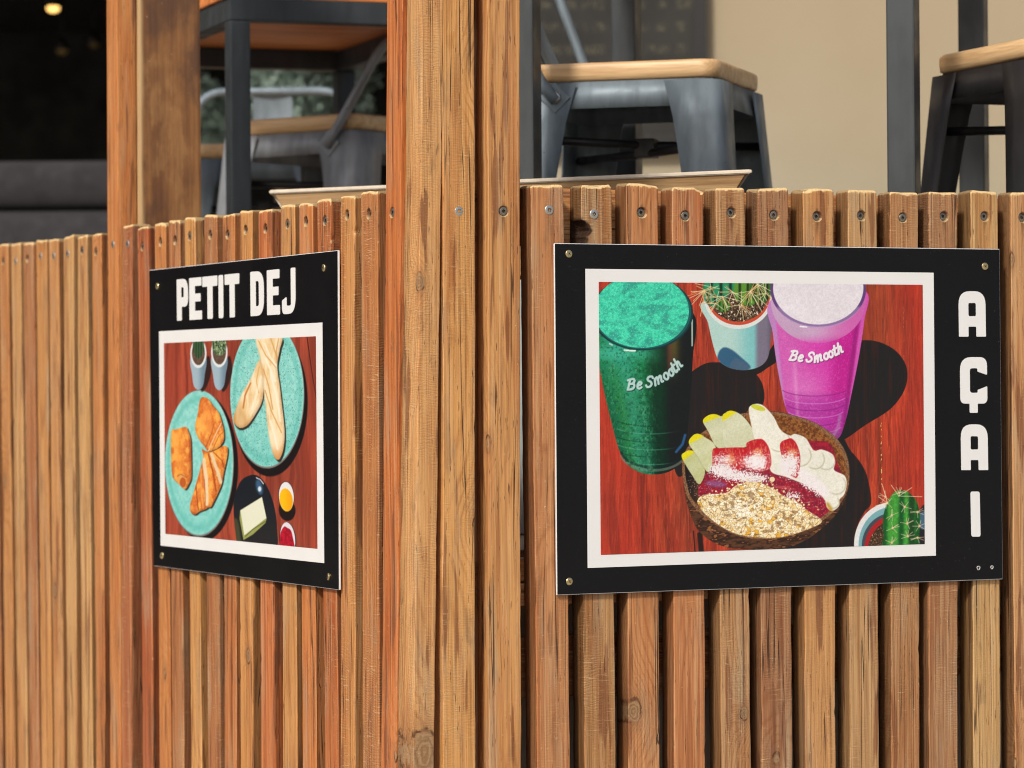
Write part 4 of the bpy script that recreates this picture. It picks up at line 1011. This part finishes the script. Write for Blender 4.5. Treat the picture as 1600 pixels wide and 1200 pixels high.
LL = [('P', 276.8, 294.3), ('E', 296.3, 315.8), ('T', 316.8, 340.2), ('I', 342, 349.3), ('T', 351.7, 374.5), ('D', 391.8, 412.8), ('E', 417.6, 437.7), ('J', 441, 462.2)]
letters_l = [(c, [(a, topline(a)), (b, topline(b)), (b + .6, botline(b)), (a + .6, botline(a))]) for c, a, b in LL]
make_sign(PL, BL, ROT_L, [(233, 422), (528, 391), (530, 922), (240, 884)], [(248, 519), (504, 502.6), (507.6, 880), (252.4, 852.4)],
          [(256.2, 537.3), (494, 524.2), (497, 858), (259.8, 833.6)], paint_left, .0011,
          'black poster lettered PETIT DEJ with croissants and baguettes, screwed to the left fence', letters_l,
          [(246.5, 447), (506.5, 418.5), (253.8, 868), (513.8, 901)])
letters_r = [('A', [(1497, 455), (1539, 455), (1540, 526), (1498, 526)]), ('C', [(1499.3, 558), (1541.5, 558), (1542.5, 645), (1500.3, 645)]),
             ('A', [(1500.5, 663), (1542.5, 663), (1543.5, 734.5), (1501.5, 734.5)]), ('I', [(1515.8, 768), (1530.2, 768), (1531.6, 838.5), (1517.2, 838.5)])]
sr = make_sign(PR, AR, ROT_R, [(866, 380), (1562, 389), (1567, 905), (870, 930)], [(913, 420), (1457, 426), (1463.5, 868), (919, 887.5)],
          [(934, 441.5), (1440, 444), (1445.6, 850.5), (939.3, 866.5)], paint_right, .00078,
          'wide black poster lettered AÇAI beside a picture of two smoothies and coconut bowl', letters_r,
          [(888.5, 396.5), (1538.5, 416), (889.3, 908.5)])
# scuffs and plugged holes in its corners
mb = MB()
for px, py, r in ((1528.5, 887.5, .0026), (1549.5, 886.5, .0022)):
    a, b = PR.xy(px, py); pts = [Vector((a + r * math.cos(t) * (1 + .25 * math.sin(3 * t)), -.0007, b + r * math.sin(t) * 1.1)) for t in np.linspace(0, 6.28, 14)]
    mb.tube(pts, .0005, 5, caps=False)
mb.build('scuff', M_WHITE, sr)
# ------------------------------------------------------------------ setting: street, terrace floor, cafe behind
DECK = CAM_Z - .232
M_STREET = simple('street_paving', (.36, .34, .30), .85, 0, .18, 3)
mb = MB(); mb.add([(-60, -60, 0), (60, -60, 0), (60, 60, 0), (-60, 60, 0)], [(0, 1, 2, 3)])
mb.build('street', M_STREET, fix=False, kind='structure')
M_DECK = wood_material('terrace_boards', ends=False)
def cpt(a, b, z=0): q = CORNER + U * a + V * b; return (q.x, q.y, z)
mb = MB(); pts = [(.13, .13), (9, .13), (9, 9), (.13, 9)]
n = len(pts)
mb.add([cpt(a, b, .01) for a, b in pts] + [cpt(a, b, DECK) for a, b in pts], [(3, 2, 1, 0), (4, 5, 6, 7)] + [(i, (i + 1) % 4, 4 + (i + 1) % 4, 4 + i) for i in range(4)])
deck = mb.build('terrace_floor', simple('terrace_composite', (.34, .28, .21), .7, 0, .2, 6), kind='structure')

def plane_wall(mb, x0, x1, y, z0, z1, th=.15): mb.box((x0, y, z0), (x1, y + th, z1))
t = NT('beige_render'); co = t.n('TexCoord').outputs['Object']
c = t.mix(t.ramp(t.noise(co, 1.6, 5), .3, .7), (.33, .295, .215), (.38, .35, .27))
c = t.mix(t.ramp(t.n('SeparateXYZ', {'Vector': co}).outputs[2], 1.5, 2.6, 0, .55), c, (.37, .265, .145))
M_BEIGE = t.p(Base_Color=c, Roughness=.9, Normal=t.bump(t.noise(co, 120, 4), .3, .003))
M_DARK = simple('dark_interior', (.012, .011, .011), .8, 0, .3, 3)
cafe = empty('cafe_building', (0, 9.6, 0), 0, label='cafe front, plain beige wall on the right, dark open room on the left', cat='building')
XL = onD(760, 300, 9.6).x
mb = MB(); mb.box((XL, 0, 0), (9, .2, 5.2)); mb.build('wall', M_BEIGE, cafe)
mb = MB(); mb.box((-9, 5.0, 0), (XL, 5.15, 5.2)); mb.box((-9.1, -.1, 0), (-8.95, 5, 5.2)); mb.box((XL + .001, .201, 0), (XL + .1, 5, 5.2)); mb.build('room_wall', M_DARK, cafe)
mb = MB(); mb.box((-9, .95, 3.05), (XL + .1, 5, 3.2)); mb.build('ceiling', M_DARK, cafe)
mb = MB(); mb.box((-9, .6, 3.2), (9, .75, 5.0)); mb.build('upper_wall', M_BEIGE, cafe)

# chalk menu board on the beige wall
a = onD(1104, 0, 9.55); b = onD(790, 235, 9.55)
M_FR = simple('menu_frame_black', (.014, .013, .012), .5)
t = NT('chalkboard_slate'); co = t.n('TexCoord').outputs['Object']
z_ = t.n('SeparateXYZ', {'Vector': co}).outputs[2]; x_ = t.n('SeparateXYZ', {'Vector': co}).outputs[0]
rows = t.ramp(t.m('SINE', t.m('MULTIPLY', z_, 96.0)), .1, .6)
words = t.ramp(t.noise(t.vm('MULTIPLY', co, (34, 1, 6)), 1, 2), .46, .56)
scr_ = t.ramp(t.noise(t.vm('MULTIPLY', co, (150, 1, 110)), 1, 2), .48, .58)
m_ = t.m('MULTIPLY', t.m('MULTIPLY', rows, words), scr_)
c = t.mix(t.ramp(t.noise(co, 5, 4), .3, .7), (.012, .011, .009), (.024, .022, .018)); c = t.mix(t.m('MULTIPLY', m_, .18), c, (.42, .37, .20))
M_SLATE = t.p(Base_Color=c, Roughness=.75)
mbd = empty('menu_board', ((a.x + b.x) / 2, 9.6, 0), 0, label='large dark chalk menu board hanging on the beige wall', cat='menu board')
hw = (a.x - b.x) / 2
mb = MB(); mb.box((-hw + .04, -.035, b.z + .04), (hw - .04, -.005, 2.9)); mb.build('board', M_SLATE, mbd)
mb = MB(); mb.box((-hw, -.05, b.z), (-hw + .04, -.003, 2.94)); mb.box((hw - .04, -.05, b.z), (hw, -.003, 2.94)); mb.box((-hw + .041, -.05, b.z), (hw - .041, -.003, b.z + .039)); mb.box((-hw + .041, -.05, 2.901), (hw - .041, -.003, 2.94)); mb.build('frame', M_FR, mbd)

# ------------------------------------------------------------------ metal stools, chairs and bar tables
def steel(name, col, rough=.38, metal=.75):
    t = NT(name); co = t.n('TexCoord').outputs['Object']
    sc = t.ramp(t.noise(t.vm('MULTIPLY', co, (40, 40, 9)), 1, 4), .35, .65)
    chip = t.ramp(t.noise(co, 120, 2), .74, .77)
    c = t.mix(sc, tuple(x * .85 for x in col), tuple(x * 1.15 for x in col)); c = t.mix(chip, c, (.03, .03, .03))
    return t.p(Base_Color=c, Metallic=metal, Roughness=t.ramp(t.noise(co, 18, 4), .3, .7, rough * .8, rough * 1.25))
M_GUN = steel('gunmetal_steel', (.17, .21, .24), .6, .3)
M_GUN2 = steel('dark_gunmetal_steel', (.24, .25, .265), .55, .3)
M_BLACKST = steel('black_steel', (.022, .021, .023), .45, .2)
M_TABLE = steel('anthracite_powder_coat', (.036, .042, .046), .5, .1)
t = NT('seat_wood'); co = t.n('TexCoord').outputs['Object']
g = t.noise(t.vm('MULTIPLY', co, (3.2, 60, 60)), 1, 4, .6); g2 = t.noise(t.vm('MULTIPLY', co, (14, 300, 300)), 1, 3)
c = t.mix(t.ramp(g, .35, .68), (.78, .52, .27), (.58, .35, .16)); c = t.mix(t.ramp(g2, .4, .7, 0, .3), c, (.25, .12, .05))
M_SEAT = t.p(Base_Color=c, Roughness=.42)

def rounded_square(h, r, n=7):
    o = []
    for q, (sx, sy) in enumerate(((1, 1), (-1, 1), (-1, -1), (1, -1))):
        for k in range(n + 1):
            a = math.pi / 2 * (q + k / n); o.append((sx * (h - r) + r * math.cos(a), sy * (h - r) + r * math.sin(a)))
    return o
def stool(loc, rz, label, steel_mat, height=.78, half=.160, back=None, tube_mat=None, spread=.062, back_h=.24, lean=.09, low_top=False):
    root = empty('bar_stool', loc, rz, label=label, cat='bar stool', group='metal bar stools on the terrace')
    zt = height; th = .031
    # wooden seat with a soft nosing
    mb = MB(); ring = []; prof = [(zt - th, -.006), (zt - th + .003, 0), (zt - .016, .001), (zt - .006, .0008), (zt - .002, -.001), (zt, -.0045), (zt + .0006, -.012), (zt + .001, -.05)]
    vs = []; fs = []
    for z, d in prof: vs += [(x, y, z) for x, y in rounded_square(half + d, .034 + min(d, 0))]
    K = len(rounded_square(half, .03))
    for i in range(len(prof) - 1):
        for k in range(K): fs.append((i * K + k, i * K + (k + 1) % K, (i + 1) * K + (k + 1) % K, (i + 1) * K + k))
    fs.append(tuple(range(K))[::-1]); fs.append(tuple((len(prof) - 1) * K + k for k in range(K)))
    mb.add(vs, fs, 0, True); mb.build('seat', M_SEAT, root)
    # pressed steel apron
    mb = MB(); z0, z1 = zt - th - .046, zt - th - .0005; o0, o1 = rounded_square(half + .004, .030), rounded_square(half - .004, .030)
    i0, i1 = rounded_square(half + .002, .029), rounded_square(half - .006, .029); K = len(o0)
    vs = [(x, y, z0) for x, y in o0] + [(x, y, z1) for x, y in o1] + [(x, y, z1) for x, y in i1] + [(x, y, z0) for x, y in i0]
    fs = [(j * K + k, j * K + (k + 1) % K, ((j + 1) % 4) * K + (k + 1) % K, ((j + 1) % 4) * K + k) for j in range(4) for k in range(K)]
    mb.add(vs, fs, 0, True); mb.box((-half + .01, -half + .01, z1 - .004), (half - .01, half - .01, z1 - .001))
    mb.build('apron', steel_mat, root)
    # four folded tapering legs
    def a_(z): return half + .0055 + spread * (1 - z / (zt - th))
    for sx, sy in ((1, 1), (1, -1), (-1, -1), (-1, 1)):
        mb = MB(); vs = []; lv = np.linspace(0, zt - th - .004, 13)
        for z in lv:
            c = a_(z); fl = .040 + .048 * (z / (zt - th)) ** 1.2; r = .020
            if z > zt - th - .10: fl += .008 * ((z - (zt - th - .10)) / .1) ** 2
            pr = [(c - fl, c - .006 if False else c), (c - fl * .6, c), (c - r, c)]
            for k in range(1, 6): a = math.pi / 2 * (1 - k / 6); pr.append((c - r + r * math.cos(a), c - r + r * math.sin(a)))
            pr += [(c, c - r), (c, c - fl * .6), (c, c - fl)]
            inn = [(x - .0022 if x > c - .003 else x, y - .0022 if y > c - .003 else y) for x, y in pr]
            inn = [(min(x, c - .0022), min(y, c - .0022)) for x, y in inn][::-1]
            vs += [(sx * x, sy * y, z) for x, y in pr + inn]
        K = len(vs) // len(lv)
        fs = [(i * K + k, i * K + (k + 1) % K, (i + 1) * K + (k + 1) % K, (i + 1) * K + k) for i in range(len(lv) - 1) for k in range(K)]
        fs += [tuple(range(K))[::-1], tuple((len(lv) - 1) * K + k for k in range(K))]
        mb.add(vs, fs, 0, True); mb.build('leg', steel_mat, root)
        mb = MB(); c = a_(0) - .012; mb.box((sx * c - .016, sy * c - .016, -.001), (sx * c + .016, sy * c + .016, .012), bev=.003); 
    # crossing stretchers
    zb = zt - .125; c = a_(zb) - .012
    mb = MB(); mb.tube([(-c, -c, zb), (0, 0, zb - .004), (c, c, zb)], .0075); mb.tube([(-c, c, zb - .016), (0, 0, zb - .019), (c, -c, zb - .016)], .0075); mb.box((-.018, -.018, zb - .026), (.018, .018, zb + .007), bev=.002)
    mb.build('stretcher', M_BLACKST, root)
    zb = .27; c = a_(zb) - .004
    mb = MB()
    for i, (p, q) in enumerate((((-c, -c), (c, -c)), ((c, -c), (c, c)), ((c, c), (-c, c)), ((-c, c), (-c, -c)))): mb.tube([(*p, zb), (*q, zb)], .009)
    mb.build('footrest', steel_mat, root)
    if back:     # low back on the -x side: bent tube, flat splat, bolted plates
        tm = tube_mat or steel_mat; zb = zt - .052; hx = -half + .020; r = .0095
        mb = MB(); w = half + .0165
        pts = arc_path([(hx + .036, -w, zb - .012), (hx + .004, -w, zb + .03), (hx - lean, -w + .006, zt + back_h), (hx - lean, w - .006, zt + back_h), (hx + .004, w, zb + .03), (hx + .036, w, zb - .012)], .07, 8)
        mb.tube(pts, r, 12); mb.build('back_tube', tm, root)
        mb = MB(); 
        vs = []; n = 8
        for i in range(n + 1):
            f = i / n; z = zt - .03 + f * (back_h + .03); x = hx - .001 - lean * f - .014 * math.sin(math.pi * f)
            for y, b in ((-.052, 0), (-.03, .003), (0, .006), (.03, .003), (.052, 0)): vs.append((x - b, y * (1 - .15 * f), z))
        fs = [(i * 5 + k, i * 5 + k + 1, (i + 1) * 5 + k + 1, (i + 1) * 5 + k) for i in range(n) for k in range(4)]
        m2 = [(x + .002, y, z) for x, y, z in vs]
        mb.add(vs, fs, 0, True); mb.add(m2, [f[::-1] for f in fs], 0, True); 
        if back != 'open': mb.build('back_splat', tm, root)
        for s_ in (-1, 1):
            mb = MB(); yy = s_ * (half + .010)
            sq = [(hx + .034 + .026 * math.cos(a), zb - .006 + .026 * math.sin(a)) for a in (0, math.pi / 2, math.pi, 3 * math.pi / 2)]
            y0, y1 = (yy - .0025, yy + .0025)
            mb.add([(x, y0, z) for x, z in sq] + [(x, y1, z) for x, z in sq], [(0, 1, 2, 3), (7, 6, 5, 4)] + [(i, (i + 1) % 4, 4 + (i + 1) % 4, 4 + i) for i in range(4)])
            pl = mb.build('bracket', steel_mat, root)
            mb = MB(); mb.tube([(hx + .034, yy - .002, zb - .006), (hx + .034, yy + s_ * .007, zb - .006)], [.011, .0095], 14); mb.build('bolt', M_SILVER, pl)
    return root
def at_px(px, d):
    p = onD(px, 600, d); return Vector((p.x, p.y, DECK))
def place(px, d, al, hh):
    """near corner of a square seat seen at px, depth d; its left edge turned al from the picture plane -> centre"""
    n = at_px(px, d); l = Vector((-math.cos(al), math.sin(al), 0)); r = Vector((math.sin(al), math.cos(al), 0))
    return n + (l + r) * hh
H = .165
al = math.radians(17)
stool(place(1124, 5.45, al, H), -al, 'gunmetal bar stool with wooden seat just behind the planter, in front of the beige wall', M_GUN, half=H, back='splat', back_h=.26, lean=.10)
al2 = math.radians(35)
stool(place(556, 6.47, al2, H), math.pi - al2, 'steel bar stool with a leaning tube back, tucked under the orange topped table', M_GUN2, half=H, back='splat', back_h=.150, lean=.115)
stool(place(521, 7.25, math.radians(2), H), math.radians(-92), 'farthest steel bar stool, its bent tube back seen over another seat', M_GUN, half=H, back='splat', back_h=.145, lean=.02)
al4 = math.radians(69)
stool(place(1619, 5.15, al4, H), -al4, 'black bar stool with a worn wooden seat cut off by the right edge', M_BLACKST, half=H)

def bar_table(loc, rz, label, wx, wy, h=1.10, leg=.054, top_mat=None, under=True):
    root = empty('bar_table', loc, rz, label=label, cat='bar table', group='tall bar tables on the terrace')
    for sx in (0, 1):
        for sy in (0, 1):
            mb = MB(); x0, y0 = sx * (wx - leg), sy * (wy - leg); mb.box((x0, y0, .003), (x0 + leg, y0 + leg, h - .0485), bev=.003); mb.build('leg', M_TABLE, root)
    mb = MB(); z0, z1 = h - .048, h - .006
    mb.box((0, 0, z0), (wx, .04, z1), bev=.002); mb.box((0, wy - .04, z0), (wx, wy, z1), bev=.002); mb.box((.0, .0402, z0), (.04, wy - .0402, z1), bev=.002); mb.box((wx - .04, .0402, z0), (wx, wy - .0402, z1), bev=.002)
    mb.build('frame', M_TABLE, root)
    n = max(3, int(round((wy - .01) / .095)))
    top = None
    bw = (wy - .0) / n
    mb = MB()
    for i in range(n): mb.box((-.005, i * bw + .002, h - .005), (wx + .005, (i + 1) * bw - .002, h + .022), bev=.002)
    mb.build('tabletop', top_mat or M_SEAT, root)
    return root
t = NT('tabletop_orange_wood'); co = t.n('TexCoord').outputs['Object']
g = t.noise(t.vm('MULTIPLY', co, (3, 50, 50)), 1, 4, .6)
M_ORANGE = t.p(Base_Color=t.mix(t.ramp(g, .35, .68), (.80, .27, .07), (.45, .13, .035)), Roughness=.5)
def leg_table(px_a, da, rz, wx, wy, label, h, leg, **k):
    """near corner leg centred on px_a at depth da"""
    p = at_px(px_a, da); c, s_ = math.cos(rz), math.sin(rz); q = leg / 2
    o = Vector((p.x - (q * c - q * s_), p.y - (q * s_ + q * c), DECK))
    return bar_table(o, rz, label, wx + leg, wy + leg, h, leg, **k)
leg_table(375, 6.2, math.radians(20), .48, .88, 'bar table with an orange plank top and dark metal frame, left of the corner post', .979, .040, top_mat=M_ORANGE)
leg_table(823, 5.4, math.radians(-19), .631, .575, 'bar table on dark metal legs standing round the gunmetal stool, its top above the picture', 1.12, .045)
# ------------------------------------------------------------------ wooden planter behind the corner
def planter():
    R_, L_ = onD(1172, 267.5, 5.0), onD(423, 300, 5.42)
    ztop = (R_.z + L_.z) / 2; ax = (L_ - R_); ax.z = 0; ln = ax.length; ax.normalize()
    inw = Vector((-ax.y, ax.x, 0)); 
    if inw.y < 0: inw = -inw
    ang = math.atan2(-ax.y, -ax.x)          # local x runs left to right
    root = empty('planter_box', (L_.x, L_.y, DECK), ang, label='long flared wooden planter box behind the fence corner', cat='planter')
    h = ztop - DECK; d = .15; fl = .105; hh = .15; th = .02
    def ring(z, k, inset=0.0):   # k: 0 at top, 1 at the foot of the flared part
        f = fl * k; yf, yb = f * .6 + inset, d - f * .3 - inset; sk = -.55; return [(f + inset + sk * yf, yf, z), (ln - f - inset + sk * yf, yf, z), (ln - f - inset + sk * yb, yb, z), (f + inset + sk * yb, yb, z)]
    z1, z0 = h, h - hh
    A, B, Cc, D = ring(z1, 0), ring(z0, 1), ring(z1, 0, th), ring(z0, 1, th)
    for i in range(4):
        j = (i + 1) % 4
        mb = MB(); vs = [B[i], B[j], A[j], A[i], D[i], D[j], Cc[j], Cc[i]]
        g = .0006   # mitre joints: a hair open at the corners
        c = Vector([sum(v[k] for v in vs) / 8 for k in range(3)])
        vs = [tuple(Vector(v) + (c - Vector(v)).normalized() * g) for v in vs]
        bm = bmesh.new(); bv = [bm.verts.new(v) for v in vs]
        for f in ((0, 1, 2, 3), (7, 6, 5, 4), (0, 4, 5, 1), (1, 5, 6, 2), (2, 6, 7, 3), (3, 7, 4, 0)): bm.faces.new([bv[q] for q in f])
        bmesh.ops.recalc_face_normals(bm, faces=bm.faces); bmesh.ops.bevel(bm, geom=bm.edges[:], offset=.004, segments=2, affect='EDGES')
        # grain runs along the board: swap so local z follows it
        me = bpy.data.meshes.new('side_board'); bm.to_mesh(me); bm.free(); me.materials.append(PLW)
        put(bpy.data.objects.new('side_board', me), root)
    Ro, Ri = ring(z1 + .003, -.03), ring(z1 + .003, 0, th + .003)
    for i in range(4):
        j = (i + 1) % 4; vs = [Ro[i], Ro[j], Ri[j], Ri[i]]; lo = [(x, y, z1 - .0035) for x, y, z in vs]
        bm = bmesh.new(); bv = [bm.verts.new(v) for v in lo + vs]
        for f in ((3, 2, 1, 0), (4, 5, 6, 7), (0, 1, 5, 4), (1, 2, 6, 5), (2, 3, 7, 6), (3, 0, 4, 7)): bm.faces.new([bv[q] for q in f])
        bmesh.ops.recalc_face_normals(bm, faces=bm.faces); bmesh.ops.bevel(bm, geom=bm.edges[:], offset=.0015, segments=2, affect='EDGES')
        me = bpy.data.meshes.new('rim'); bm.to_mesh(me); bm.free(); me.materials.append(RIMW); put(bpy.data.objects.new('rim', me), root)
    mb = MB(); mb.box((fl + .004, fl * .6 + .004, .002), (ln - fl - .09, d - fl * .3 - .004, z0 - .002), bev=.004); mb.build('stand', simple('pale_grey_cement', (.38, .42, .42), .8, 0, .1, 20), root)
    mb = MB(); mb.box((fl * .35 + .02, fl * .3 + .02, z1 - .055), (ln - fl * .35 - .12, d - fl * .2 - .02, z1 - .045)); mb.build('soil', simple('potting_soil', (.05, .035, .022), .95, 0, .4, 60), root)
t = NT('planter_wood'); co = t.n('TexCoord').outputs['Object']
g = t.noise(t.vm('MULTIPLY', co, (3, 70, 70)), 1, 5, .62); g2 = t.noise(t.vm('MULTIPLY', co, (9, 320, 320)), 1, 3)
c = t.mix(t.ramp(g, .35, .68), (.62, .40, .20), (.40, .23, .10)); c = t.mix(t.ramp(g2, .45, .7, 0, .35), c, (.16, .08, .035))
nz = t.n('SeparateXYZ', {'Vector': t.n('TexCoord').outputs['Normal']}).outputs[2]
c = t.mix(t.ramp(nz, -.15, .25), c, (.80, .72, .60))  # upward edges painted pale, as if lit from above
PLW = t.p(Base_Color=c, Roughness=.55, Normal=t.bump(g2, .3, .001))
RIMW = simple('lit_edge_rim_wood', (.66, .57, .45), .5, 0, .08, 40)  # pale strip added to imitate light on the box's top edge
planter()

# ------------------------------------------------------------------ dark timber post beside the tall slat of the left post
q = onL(184, 380)
wpx = (onD(305, 200, 5.8) - onD(213, 200, 5.8)).length
t = NT('stained_post_wood'); co = t.n('TexCoord').outputs['Object']
warp = t.noise(t.vm('MULTIPLY', co, (9, 9, 2.2)), 1, 3)
w_ = t.vm('ADD', t.vm('MULTIPLY', co, (26, 26, 1.7)), t.n('CombineXYZ', {'X': t.m('MULTIPLY', warp, 3.0), 'Y': t.m('MULTIPLY', warp, 2.0)}).outputs[0])
g = t.noise(w_, 1, 5, .6); g2 = t.noise(t.vm('MULTIPLY', co, (260, 260, 9)), 1, 3); st = t.noise(t.vm('MULTIPLY', co, (11, 11, 6)), 1.3, 5, .62)
c = t.mix(t.ramp(g, .36, .66), (.30, .135, .045), (.17, .068, .024)); c = t.mix(t.ramp(st, .46, .66, 0, .8), c, (.10, .048, .026)); c = t.mix(t.ramp(st, .48, .34, 0, .5), c, (.42, .22, .08))
c = t.mix(t.ramp(g2, .4, .7, 0, .3), c, (.10, .04, .02)); c = t.mix(t.ramp(t.noise(co, 160, 2), .74, .78, 0, .6), c, (.6, .5, .36))
yy_ = t.n('SeparateXYZ', {'Vector': co}).outputs[1]
c = t.mix(t.ramp(t.m('ADD', yy_, t.m('MULTIPLY', t.m('SUBTRACT', warp, .5), .035)), T + .015, T + .007), c, (.50, .32, .15))
M_POST = t.p(Base_Color=c, Roughness=.5, Normal=t.bump(t.m('ADD', g2, st), .4, .001))
sl = q[0] + .004; x1l = sl           # position along the left facade of the post's near face
o = MB(); PD = .119
o.box((x1l - .11, T + .0015, .02), (x1l, T + PD, 2.6), bev=.006)
ob = o.build('beam', M_POST, lp); ob.rotation_euler = (0, 0, ROT_L)

# ------------------------------------------------------------------ sofa in the dark room
M_SOFA = simple('sofa_grey_fabric', (.027, .024, .026), .95, 0, .12, 8, .0)
def cushion(mb, lo, hi, puff, tx=0, tz=0, axis='y'):
    """a stuffed block: front face bulges between tufting points"""
    nx, nz = 36, 20
    vs = []; fs = []
    for j in range(nz + 1):
        for i in range(nx + 1):
            u, v = i / nx, j / nz
            x = lo[0] + u * (hi[0] - lo[0]); z = lo[2] + v * (hi[2] - lo[2])
            e = (math.sin(math.pi * u) ** .25) * (math.sin(math.pi * v) ** .3) if 0 < u < 1 and 0 < v < 1 else 0
            d = puff * e
            if tx: d -= puff * .7 * max(0, 1 - min(math.hypot((u * tx - round(u * tx - .5) - .5) * (hi[0] - lo[0]) / tx, (v * tz - round(v * tz - .5) - .5) * (hi[2] - lo[2]) / tz) / .07, 1)) ** 2
            vs.append((x, lo[1] - d, z))
    n0 = len(vs); 
    for j in range(nz):
        for i in range(nx): a = j * (nx + 1) + i; fs.append((a, a + 1, a + nx + 2, a + nx + 1))
    mb.add(vs, fs, 0, True); mb.box((lo[0], lo[1] + .0005, lo[2]), (hi[0], hi[1], hi[2]), bev=.01)
sx0 = onD(250, 300, 9.0).x; pz = onD(80, 247, 9.0).z - DECK
sofa = empty('sofa', (sx0 - 1.0, 9.2, DECK), 0, label='dark grey tufted sofa back in the dark room on the left', cat='sofa')
mb = MB(); 
for k in range(2): cushion(mb, (-1.0 + k, -.10, pz - .42 - .03), (-.004 + k, .12, pz - .14), .07, 2, 1)
for k in range(2): cushion(mb, (-1.0 + k, -.08, pz - .135), (-.004 + k, .13, pz), .05)
mb.build('back_cushion', M_SOFA, sofa)
mb = MB(); mb.box((-1.0, -.75, .22), (1.0, -.11, .44), bev=.05); mb.build('seat_cushion', M_SOFA, sofa)
mb = MB(); mb.box((-1.02, -.72, .06), (1.02, .2, .215), bev=.01); mb.build('base', M_SOFA, sofa)
for s_ in (-1, 1):
    mb = MB(); mb.box((s_ * 1.03 - (.18 if s_ < 0 else 0), -.75, .06), (s_ * 1.03 + (.18 if s_ > 0 else 0), .2, .6), bev=.05); mb.build('arm', M_SOFA, sofa)
    for yy in (-.66, .12): mb = MB(); mb.tube([(s_ * .95, yy, .001), (s_ * .95, yy, .062)], [.018, .026]); mb.build('leg', M_BLACKST, sofa)

# ------------------------------------------------------------------ lamps glowing in the dark room
def glow(col, st):
    t = NT('lamp_glow'); t.p(Base_Color=(.04, .025, .01)); t.set(t.b.inputs['Emission Color'], (*col, 1)); t.set(t.b.inputs['Emission Strength'], st); return t.mat
for px, py, d, r, st, lab in ((83, 13, 12.5, .024, 2.6, 'brightest warm pendant lamp glowing at the top of the dark room'), (97, 80, 13.2, .022, .035, 'dim warm pendant lamp under the bright one'), (147, 70, 13.2, .020, .018, 'faintest pendant lamp, close beside the left post')):
    p = onD(px, py, d); root = empty('pendant_lamp', (p.x, p.y, p.z), 0, label=lab, cat='lamp')
    mb = MB(); n = 14
    for flat in (.62,):
        vs = [(r * math.sin(math.pi * i / 8) * math.cos(2 * math.pi * k / n), r * math.sin(math.pi * i / 8) * math.sin(2 * math.pi * k / n), r * flat * math.cos(math.pi * i / 8)) for i in range(9) for k in range(n)]
        mb.add(vs, [(i * n + k, i * n + (k + 1) % n, (i + 1) * n + (k + 1) % n, (i + 1) * n + k) for i in range(8) for k in range(n)], 0, True)
    mb.build('bulb', glow((1.0, .58, .16), st), root)
    mb = MB(); mb.tube([(0, 0, .006), (0, 0, .03), (0, 0, .05)], [r * 1.35, r * 1.1, .012], 18); mb.tube([(0, 0, .05), (0, 0, 4.49 - p.z if False else 3.05 + 0 - p.z if 3.05 > p.z else .3)], .003, 6); mb.build('lamp_shade', M_FR, root)

# ------------------------------------------------------------------ plants standing in for green glass reflections, seen under the orange table
t = NT('pale_green_leaf'); oi = t.n('TexCoord').outputs['Object']
t.p(Base_Color=t.mix(t.noise(oi, 14, 3), (.30, .42, .35), (.42, .54, .47)), Roughness=.45)
M_LEAF = t.mat
def reflection_foliage(px0, px1, py0, py1, d, n, seed, label):
    A_, B_ = onD(px0, py1, d), onD(px1, py0, d); rg = random.Random(seed)
    cx, rz = (A_.x + B_.x) / 2, (B_.x - A_.x) / 2; z0, z1 = A_.z - DECK, B_.z - DECK
    root = empty('reflection_shrub', (cx, d, DECK), 0, label=label, cat='plant', group='plants standing in for glass reflections behind the stools')
    mb = MB(); blobs = [(rg.uniform(-.7, .7) * rz, rg.uniform(-.15, .15), z0 + rg.uniform(.05, .95) * (z1 - z0), rg.uniform(.07, .15)) for _ in range(9)]
    for _ in range(n):
        b = rg.choice(blobs); v = Vector((rg.gauss(0, 1), rg.gauss(0, 1), rg.gauss(0, 1))).normalized() * b[3] * rg.uniform(.5, 1.1)
        c = Vector(b[:3]) + v; l = rg.uniform(.018, .034); a = Vector((rg.uniform(-1, 1), rg.uniform(-1, 1), rg.uniform(-.3, 1))).normalized(); w = a.cross(Vector((rg.uniform(-1, 1), rg.uniform(-1, 1), rg.uniform(-1, 1)))).normalized() * l * .32; nn = a.cross(w).normalized() * l * .1
        mb.add([c, c + a * l * .5 + w + nn, c + a * l, c + a * l * .5 - w + nn], [(0, 1, 2), (0, 2, 3)])
    mb.build('foliage', M_LEAF, root, fix=False)
    mb = MB()
    for b in blobs: mb.tube([(0, 0, .38), (b[0] * .4, b[1] * .5, (.38 + b[2]) / 2), b[:3]], [.012, .008, .003], 6)
    mb.build('stem', simple('reflection_shrub_stem', (.10, .07, .04), .8), root)
    mb = MB(); mb.tube([(0, 0, .001), (0, 0, .36), (0, 0, .38), (0, 0, .37)], [.12, .17, .175, .15], 24); mb.build('pot', M_TABLE, root)
reflection_foliage(405, 475, 110, 185, 11.2, 2600, 3, 'dark leaved plant standing in for glass reflections between the tube back and the table leg')
reflection_foliage(470, 562, 95, 190, 11.4, 5200, 5, 'pale green plant standing in for glass reflections under the orange table, left of the tall corner post')
reflection_foliage(300, 356, 150, 240, 11.6, 2600, 8, 'plant standing in for glass reflections beside the timber post')
